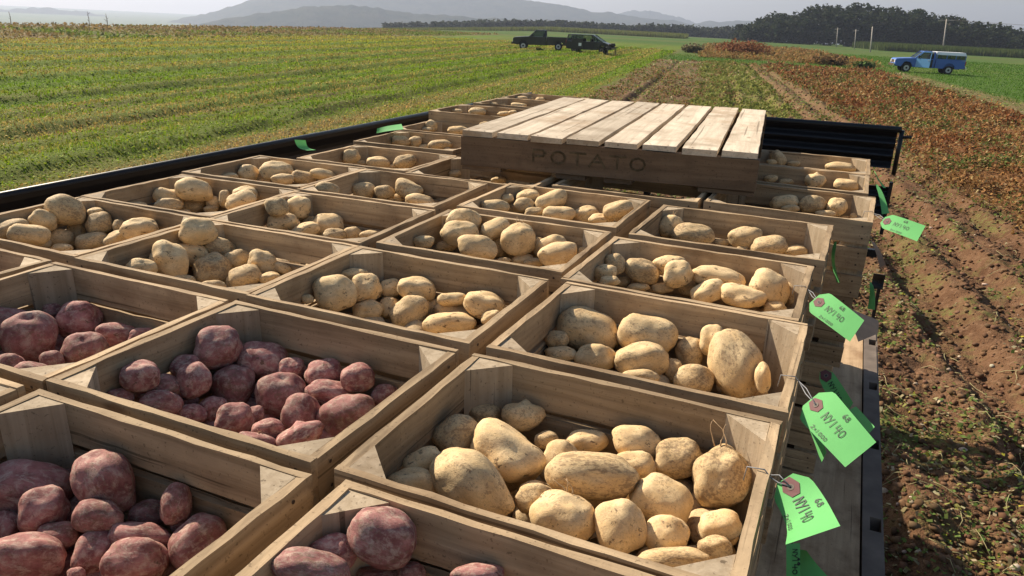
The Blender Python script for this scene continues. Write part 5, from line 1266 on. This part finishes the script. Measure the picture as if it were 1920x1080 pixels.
def pickup(name, label, pos, head, pm, cap=None, door=None, rimmat='silver', pitch=0, grille_bright=False):
    t = empty(name, pos, math.atan2(head[1], head[0])); t.rotation_euler.y = pitch; tag_(t, label, 'pickup truck')
    P = M[pm]; W = .96; wb = 3.42; fx, rx = 1.80, 1.80 - wb; r = .37; zs = .50
    # body: bonnet, sills and bed with open wheel arches
    prof = [(2.78, .52), (2.80, 1.02), (2.72, 1.14), (2.0, 1.20), (1.22, 1.24), (-.42, 1.22), (-.42, .52)]
    low = [(-.42, .46)] + [(p[0], p[1]) for p in [(fx - .47, .46)]] + arch(fx, .46, .46)[1:-1] + [(fx + .46, .46)]
    bm = bmesh.new(); side_solid(bm, [(-.42, .46)] + arch(fx, .46, .46) + [(2.78, .52), (2.82, .98), (2.74, 1.12), (2.0, 1.19), (1.22, 1.24), (-.42, 1.22)], W); bevel(bm, .03)
    body = fin(bm, 'body', P, t)
    # cab roof and pillars
    zr = 1.84
    bm = bmesh.new()
    side_solid(bm, [(.62, zr - .05), (.52, zr), (-.22, zr + .01), (-.36, zr - .05)], .80)
    for sy in (-1, 1):
        beam(bm, (1.24, sy * .90, 1.22), (.58, sy * .76, zr - .02), .06, .06)
        beam(bm, (-.36, sy * .90, 1.20), (-.32, sy * .76, zr - .02), .12, .12)
    beam(bm, (-.36, -.88, 1.26), (-.36, .88, 1.26), .06, .12)
    bevel(bm, .012); fin(bm, 'cab_frame', P, t)
    pane('windscreen', [(1.22, -.86, 1.25), (1.22, .86, 1.25), (.60, .74, zr - .05), (.60, -.74, zr - .05)], M['glass'], t)
    pane('rear_window', [(-.36, -.86, 1.3), (-.36, .86, 1.3), (-.33, .74, zr - .06), (-.33, -.74, zr - .06)], M['glass'], t)
    for sy in (-1, 1):
        if door and sy == 1: continue
        pane('side_window', [(1.12, sy * .905, 1.24), (-.28, sy * .905, 1.24), (-.26, sy * .775, zr - .06), (.58, sy * .775, zr - .06)], M['glass'], t)
    bm = bmesh.new(); box(bm, (.1, 0, .95), (.5, 1.5, .18)); box(bm, (-.16, 0, 1.25), (.16, 1.5, .62), rot=Matrix.Rotation(R(-8), 3, 'Y')); box(bm, (1.05, 0, 1.2), (.3, 1.6, .12)); fin(bm, 'seat', M['seat_cloth'], t)
    # bed: two sides, front wall, tailgate, floor
    bm = bmesh.new()
    for sy in (-1, 1):
        pr = [(-2.86, .56), (-2.88, 1.20), (-.47, 1.22), (-.47, .48)] + [(p[0], p[1]) for p in reversed(arch(rx, .46, .48))]
        a = [bm.verts.new((x, sy * W, z)) for x, z in pr]; b = [bm.verts.new((x, sy * (W - .10), z)) for x, z in pr]; n = len(pr)
        f1, f2 = bm.faces.new(a), bm.faces.new(b[::-1])
        for i in range(n): bm.faces.new((a[i], b[i], b[(i + 1) % n], a[(i + 1) % n]))
        bmesh.ops.triangulate(bm, faces=[f1, f2])
    box(bm, (-.50, 0, .95), (.05, W * 2 - .24, .5)); box(bm, (-1.66, 0, .74), (2.3, W * 2 - .24, .05))
    fin(bm, 'bed', P, t)
    bm = bmesh.new(); box(bm, (-2.86, 0, .93), (.05, W * 2 - .24, .52)); bevel(bm, .01); fin(bm, 'tailgate', P, t)
    for sx, x in ((1, 2.90), (-1, -2.98)):
        bm = bmesh.new(); box(bm, (x, 0, .60), (.12, 1.90, .20)); bevel(bm, .03); fin(bm, 'bumper', M['chrome'] if cap or sx < 0 else M['dark_trim'], t)
    bm = bmesh.new(); box(bm, (2.815, 0, .88), (.03, 1.15, .26)); 
    fin(bm, 'grille', M['dark_trim'] if not grille_bright else M['chrome'], t)
    for sy in (-1, 1):
        bm = bmesh.new(); box(bm, (2.80, sy * .76, .90), (.06, .26, .26)); bevel(bm, .02); fin(bm, 'headlight', M['lamp'], t)
        bm = bmesh.new(); box(bm, (-2.86, sy * .90, 1.0), (.07, .13, .34)); fin(bm, 'tail_light', M['red_lens'], t)
        bm = bmesh.new(); box(bm, (.98, sy * 1.06, 1.34), (.10, .16, .22)); beam(bm, (1.0, sy * .94, 1.26), (.98, sy * 1.04, 1.3), .02, .02); fin(bm, 'side_mirror', M['dark_trim'], t)
        for wx in (fx, rx): wheel(t, wx, sy * .85, r, .24, rimmat)
    bm = bmesh.new(); box(bm, (0, 0, .52), (5.2, .9, .12)); tube(bm, [(fx, -.8, .37), (fx, .8, .37)], .05, 8); tube(bm, [(rx, -.8, .37), (rx, .8, .37)], .06, 8); box(bm, (fx, 0, .8), (1.2, 1.3, .5)); fin(bm, 'underframe', M['dark_trim'], t)
    if cap:
        bm = bmesh.new(); side_solid(bm, [(-.46, 1.62), (-.44, 1.86), (-2.74, 1.88), (-2.84, 1.62)], .93, .80, (1.62, 1.88))
        c_ = fin(bm, 'cap_roof', M['white_shell'], t)
        bm = bmesh.new()
        for sy in (-1, 1):
            box(bm, (-1.66, sy * .92, 1.255), (2.36, .04, .06))
            for x in (-.50, -1.30, -2.02, -2.80): box(bm, (x, sy * .915, 1.44), (.07, .04, .36), axis=2)
        box(bm, (-2.82, 0, 1.26), (.04, 1.8, .07)); fin(bm, 'cap_frame', P, t)
        for sy in (-1, 1):
            for xa, xb in ((-.54, -1.27), (-1.33, -1.99), (-2.05, -2.77)): pane('cap_window', [(xa, sy * .915, 1.285), (xb, sy * .915, 1.285), (xb, sy * .915, 1.62), (xa, sy * .915, 1.62)], M['glass'], t)
        pane('cap_rear_window', [(-2.83, -.86, 1.3), (-2.83, .86, 1.3), (-2.80, .86, 1.62), (-2.80, -.86, 1.62)], M['glass'], t)
    if door:
        # open driver's door, hinged at its front edge; thin dark sheet on the body stands for the shaded cab inside
        bm = bmesh.new(); box(bm, (.42, .963, .84), (1.30, .004, .66)); fin(bm, 'door_shade_sheet', M['seat_cloth'], t)
        hinge = Vector((1.12, .985, 0)); D = empty_child = bpy.data.objects.new('door', None); bpy.data.objects.remove(D)
        bm = bmesh.new(); box(bm, (-.62, 0, .86), (1.22, .07, .72)); bevel(bm, .02)
        beam(bm, (-.02, 0, 1.2), (-.48, -.05, 1.78), .04, .05); beam(bm, (-.48, -.05, 1.78), (-1.16, -.05, 1.78), .04, .05); beam(bm, (-1.18, 0, 1.2), (-1.18, -.05, 1.79), .04, .06)
        d = fin(bm, 'door', M[door], t, loc=hinge); d.rotation_euler.z = R(-38)
        pane('door_window', [(-.08, 0, 1.22), (-1.15, 0, 1.22), (-1.15, -.05, 1.76), (-.5, -.05, 1.76)], M['glass'], d)
        bm = bmesh.new(); box(bm, (-1.08, .045, 1.10), (.16, .03, .04)); fin(bm, 'handle', M['chrome'], d)
    return t
gz = lambda x, y: float(ground_z(np.array(float(x)), np.array(float(y)))) + H * 0
pickup('pickup_truck', 'black pickup truck with pale wheel rims and empty bed facing left', (-28.9, 72.1, gz(-28.9, 72.1)), (-.94, -.33), 'black_paint', rimmat='silver', grille_bright=True)
pickup('pickup_truck', 'blue pickup truck with white camper cap and open driver door', (5.35, 79.2, gz(5.35, 79.2) + .02), (-.985, -.17), 'blue_paint', cap=True, door='blue_door_glare', rimmat='silver', pitch=-.022, grille_bright=True)

def minivan():
    px, py = -23.85, 71.75
    t = empty('minivan', (px, py, gz(px, py) - .02), math.atan2(.10, 1.0)); t.scale = (.92, .92, .95); tag_(t, 'black minivan with sloping nose and open side door behind the black pickup', 'minivan')
    P = M['black_paint']; W = .93; r = .33; fx, rx = 1.45, -1.45
    bm = bmesh.new(); side_solid(bm, [(-2.30, .42), (rx - .40, .36)] + arch(rx, .40, .36) + [(rx + .41, .34), (fx - .41, .34)] + arch(fx, .40, .36) + [(2.28, .38), (2.40, .62), (2.28, .86), (1.78, 1.03), (1.42, 1.10), (-2.30, 1.10), (-2.36, .8)], W)
    bevel(bm, .03); fin(bm, 'body', P, t)
    zr = 1.76; bm = bmesh.new(); side_solid(bm, [(.48, zr - .06), (.30, zr), (-2.05, zr), (-2.22, zr - .07)], .78)
    for sy in (-1, 1):
        beam(bm, (1.50, sy * .88, 1.08), (.42, sy * .76, zr - .03), .06, .07)
        for xa, xb in ((.62, .30), (-.62, -.60), (-1.42, -1.40), (-2.26, -2.14)): beam(bm, (xa, sy * .90, 1.08), (xb, sy * .77, zr - .02), .05, .09)
    fin(bm, 'roof_and_pillars', P, t)
    pane('windscreen', [(1.50, -.85, 1.10), (1.50, .85, 1.10), (.44, .74, zr - .05), (.44, -.74, zr - .05)], M['glass'], t)
    for sy in (-1, 1):
        for xa, xb, xc, xd in ((1.40, .66, .36, .46), (.56, -.56, -.55, .28), (-.68, -1.36, -1.36, -.66), (-1.48, -2.2, -2.12, -1.46)):
            if sy == -1 and xa == .56: continue
            pane('side_window', [(xa, sy * .895, 1.11), (xb, sy * .895, 1.11), (xc, sy * .78, zr - .08), (xd, sy * .78, zr - .08)], M['glass'], t)
    bm = bmesh.new(); box(bm, (-1.1, -1.00, .88), (1.15, .05, .95)); beam(bm, (-1.66, -1.0, 1.3), (-1.62, -.9, 1.72), .04, .06); beam(bm, (-.55, -1.0, 1.3), (-.56, -.9, 1.72), .04, .06); beam(bm, (-1.62, -.9, 1.72), (-.56, -.9, 1.72), .04, .05); fin(bm, 'sliding_door', P, t)
    bm = bmesh.new(); box(bm, (0, -.934, .78), (1.1, .004, .62)); fin(bm, 'door_shade_sheet', M['seat_cloth'], t)  # dark sheet laid on the closed body as the shade inside the doorway
    bm = bmesh.new(); box(bm, (-.82, -1.03, .82), (.30, .01, .28)); fin(bm, 'door_sign', M['white_shell'], t)
    for x in (.5, -.4, -1.3):
        bm = bmesh.new(); box(bm, (x, 0, .8), (.45, 1.4, .3)); box(bm, (x - .26, 0, 1.12), (.12, 1.4, .5)); fin(bm, 'seat', M['seat_cloth'], t)
    for sy in (-1, 1):
        for wx in (fx, rx): wheel(t, wx, sy * .80, r, .2, 'steel')
        bm = bmesh.new(); box(bm, (2.31, sy * .68, .78), (.10, .34, .13)); bevel(bm, .02); fin(bm, 'headlight', M['lamp'], t)
        bm = bmesh.new(); box(bm, (-2.33, sy * .84, 1.0), (.06, .12, .4)); fin(bm, 'tail_light', M['red_lens'], t)
        bm = bmesh.new(); box(bm, (1.22, sy * 1.03, 1.18), (.10, .18, .14)); fin(bm, 'side_mirror', P, t)
    bm = bmesh.new(); box(bm, (2.38, 0, .48), (.14, 1.75, .18)); bevel(bm, .04); fin(bm, 'bumper', P, t)
minivan()
# dark frame with thin legs in front of the van's nose
bx_, by_ = -21.25, 70.3
cb = empty('work_table', (bx_, by_, gz(bx_, by_)), .5); tag_(cb, 'dark low table on thin legs standing by the minivan nose', 'table')
bm = bmesh.new(); box(bm, (0, 0, .74), (1.0, .55, .05)); bevel(bm, .01); fin(bm, 'table_top', M['dark_trim'], cb)
for sx in (-1, 1):
    for sy in (-1, 1):
        bm = bmesh.new(); beam(bm, (sx * .40, sy * .2, 0), (sx * .36, sy * .18, .72), .045, .045); fin(bm, 'leg', M['dark_trim'], cb)
cr = empty('folded_sack', (bx_ + .05, by_, gz(bx_, by_) + .766), .3)
tag_(cr, 'dark bundle heaped on the low table by the minivan', 'bundle')
bm = bmesh.new(); bmesh.ops.create_icosphere(bm, subdivisions=3, radius=1.)
for v in bm.verts:
    p = v.co; q = 1 + .35 * mnoise.noise(p * 1.7) ; v.co = Vector((p.x * .34 * q, p.y * .22 * q, (p.z * .17 + .15) * q)); v.co.z = max(v.co.z, 0)
fin(bm, 'sack_cloth', M['seat_cloth'], cr, smooth=True)

# ------------------------------------------------------------------ power poles
M['pole'] = wood('grey_pole_wood', 2, (.36, .32, .27), (.50, .46, .40), (.25, .2, .16), .4, 10)
def pole(b, t, arm, lab, thick=.18):
    bz = float(ground_z(np.array(b[0]), np.array(b[1]), False)); b = Vector((b[0], b[1], bz)); t = Vector(t)
    e = empty('power_pole', b); tag_(e, lab, 'pole', 'power poles in front of the wood')
    bm = bmesh.new(); tube(bm, [(0, 0, -.5), (t - b) * .5, t - b], thick, 8, r2=thick * .65); fin(bm, 'pole_shaft', M['pole'], e)
    if arm:
        bm = bmesh.new(); q = t - b; beam(bm, q + Vector((-arm, .25, -.5)), q + Vector((arm, .25, -.35)), .12, .14); fin(bm, 'crossarm', M['pole'], e)
        for s in (-1, -.45, .45, 1):
            bm = bmesh.new(); c = q + Vector((s * arm * .93, .25, -.36 + s * .06)); tube(bm, [c, c + Vector((0, 0, .22))], .06, 6); fin(bm, 'insulator', M['steel'], e)
    if arm > 1.5:
        bm = bmesh.new(); c = t - b + Vector((1.2, .1, -1.3)); bmesh.ops.create_cone(bm, cap_ends=True, segments=12, radius1=.25, radius2=.25, depth=.8, matrix=Matrix.Translation(c)); fin(bm, 'transformer', M['steel'], e)
    return t
tops = [pole((-8.66, 293.12), (-9.23, 295.31, 2.55), .9, 'thin grey power pole leftmost of the four'),
        pole((-2.46, 255.12), (-2.98, 257.05, 2.25), .8, 'short faint power pole second from left', .14),
        pole((1.59, 202.06), (1.07, 204.04, 2.99), 0, 'plain pale pole without crossarm, third from left', .15),
        pole((22.3, 274.21), (21.78, 277.86, 5.97), 2.2, 'tallest power pole with wide crossarm behind the blue pickup', .24)]
bm = bmesh.new()
for off in (-1.6, 1.6):
    a = tops[3] + Vector((off, .25, -.1)); c = Vector((120 + off, 300, 5.2)); tube(bm, [a.lerp(c, i / 8) - Vector((0, 0, 4 * 1.2 * (i / 8) * (1 - i / 8))) for i in range(9)], .022, 4)
wr_ = fin(bm, 'power_line', M['steel']); tag_(wr_, 'pair of power line wires running right from the tallest pole', 'wire')
# tall dry stalks on the left skyline
for (x, y, h) in ((-69.8, 46.7, 1.2), (-66.2, 51.7, 1.5), (-65.3, 52.9, 1.4)):
    z0 = gz(x, y); bm = bmesh.new(); tube(bm, [(0, 0, 0), (.05, 0, h * .6), (-.04, .02, h)], .035, 5, r2=.015)
    for k in range(5): tube(bm, [(0, 0, h * (.45 + .1 * k)), (random.uniform(-.25, .25), random.uniform(-.2, .2), h * (.55 + .1 * k))], .02, 4, r2=.01)
    s_ = fin(bm, 'dry_stalk', plain('dry_stalk', (.16, .11, .07), .9), loc=(x, y, z0)); tag_(s_, 'tall dry brown stalk, %s on the left skyline' % {1.2: 'leftmost of three', 1.5: 'tallest of three', 1.4: 'rightmost of three'}[h], 'plant', 'dry stalks on the left skyline')

# ------------------------------------------------------------------ haze
bm = bmesh.new(); box(bm, (0, 2500, 0), (14000, 9000, 700))
for v in bm.verts: v.co.z = -170 if v.co.z < 0 else 190
hz = bpy.data.meshes.new('haze'); bmesh.ops.recalc_face_normals(bm, faces=bm.faces); bm.to_mesh(hz); bm.free()
hm = bpy.data.materials.new('haze'); hm.use_nodes = True; nt = hm.node_tree; nt.nodes.clear()
out = nt.nodes.new('ShaderNodeOutputMaterial'); pv = nt.nodes.new('ShaderNodeVolumePrincipled')
pv.inputs['Color'].default_value = (.60, .68, .86, 1); pv.inputs['Density'].default_value = HAZE; pv.inputs['Anisotropy'].default_value = .35
nt.links.new(pv.outputs[0], out.inputs['Volume'])
tag_(link('haze', hz, hm), kind='stuff')

# ------------------------------------------------------------------ camera, sky, sun
cam = bpy.data.cameras.new('camera'); co = bpy.data.objects.new('camera', cam); COL.objects.link(co); scene.camera = co
cam.sensor_width = 36; cam.lens = 1409.364 / 1920 * 36; cam.clip_end = 20000; cam.clip_start = .05
rt, up_, fw = Vector((0.9126071, 0.40779692, 0.02915387)), Vector((-0.16299456, 0.29751306, 0.9407012)), Vector((-0.3749414, 0.86324252, -0.33798121))
co.matrix_world = Matrix(((rt.x, up_.x, -fw.x, 0), (rt.y, up_.y, -fw.y, 0), (rt.z, up_.z, -fw.z, H), (0, 0, 0, 1)))
w = bpy.data.worlds.new('World'); scene.world = w; w.use_nodes = True; wn = w.node_tree
sky = wn.nodes.new('ShaderNodeTexSky'); sky.sky_type = 'NISHITA'; sky.sun_disc = False
sd = Vector((SUNX, SUNY, 0)).normalized(); el = R(SUNEL); sdir = Vector((sd.x * math.cos(el), sd.y * math.cos(el), math.sin(el)))
sky.sun_elevation = el; sky.sun_rotation = math.atan2(sdir.x, sdir.y); sky.air_density = 1.2; sky.dust_density = 1.2; sky.ozone_density = 1.
wn.links.new(sky.outputs[0], wn.nodes['Background'].inputs[0]); wn.nodes['Background'].inputs[1].default_value = SKY
sl = bpy.data.lights.new('sun', 'SUN'); so = bpy.data.objects.new('sun', sl); COL.objects.link(so); sl.energy = SUN; sl.angle = R(.6); sl.color = (1., .88, .71)
so.rotation_euler = sdir.to_track_quat('Z', 'Y').to_euler(); so.location = (0, 0, 50)
scene.view_settings.view_transform = 'Standard'; scene.view_settings.look = 'None'; scene.view_settings.gamma = 1; scene.view_settings.exposure = EXPO
scene.render.engine = 'CYCLES'; scene.render.resolution_x = 1024; scene.render.resolution_y = 576
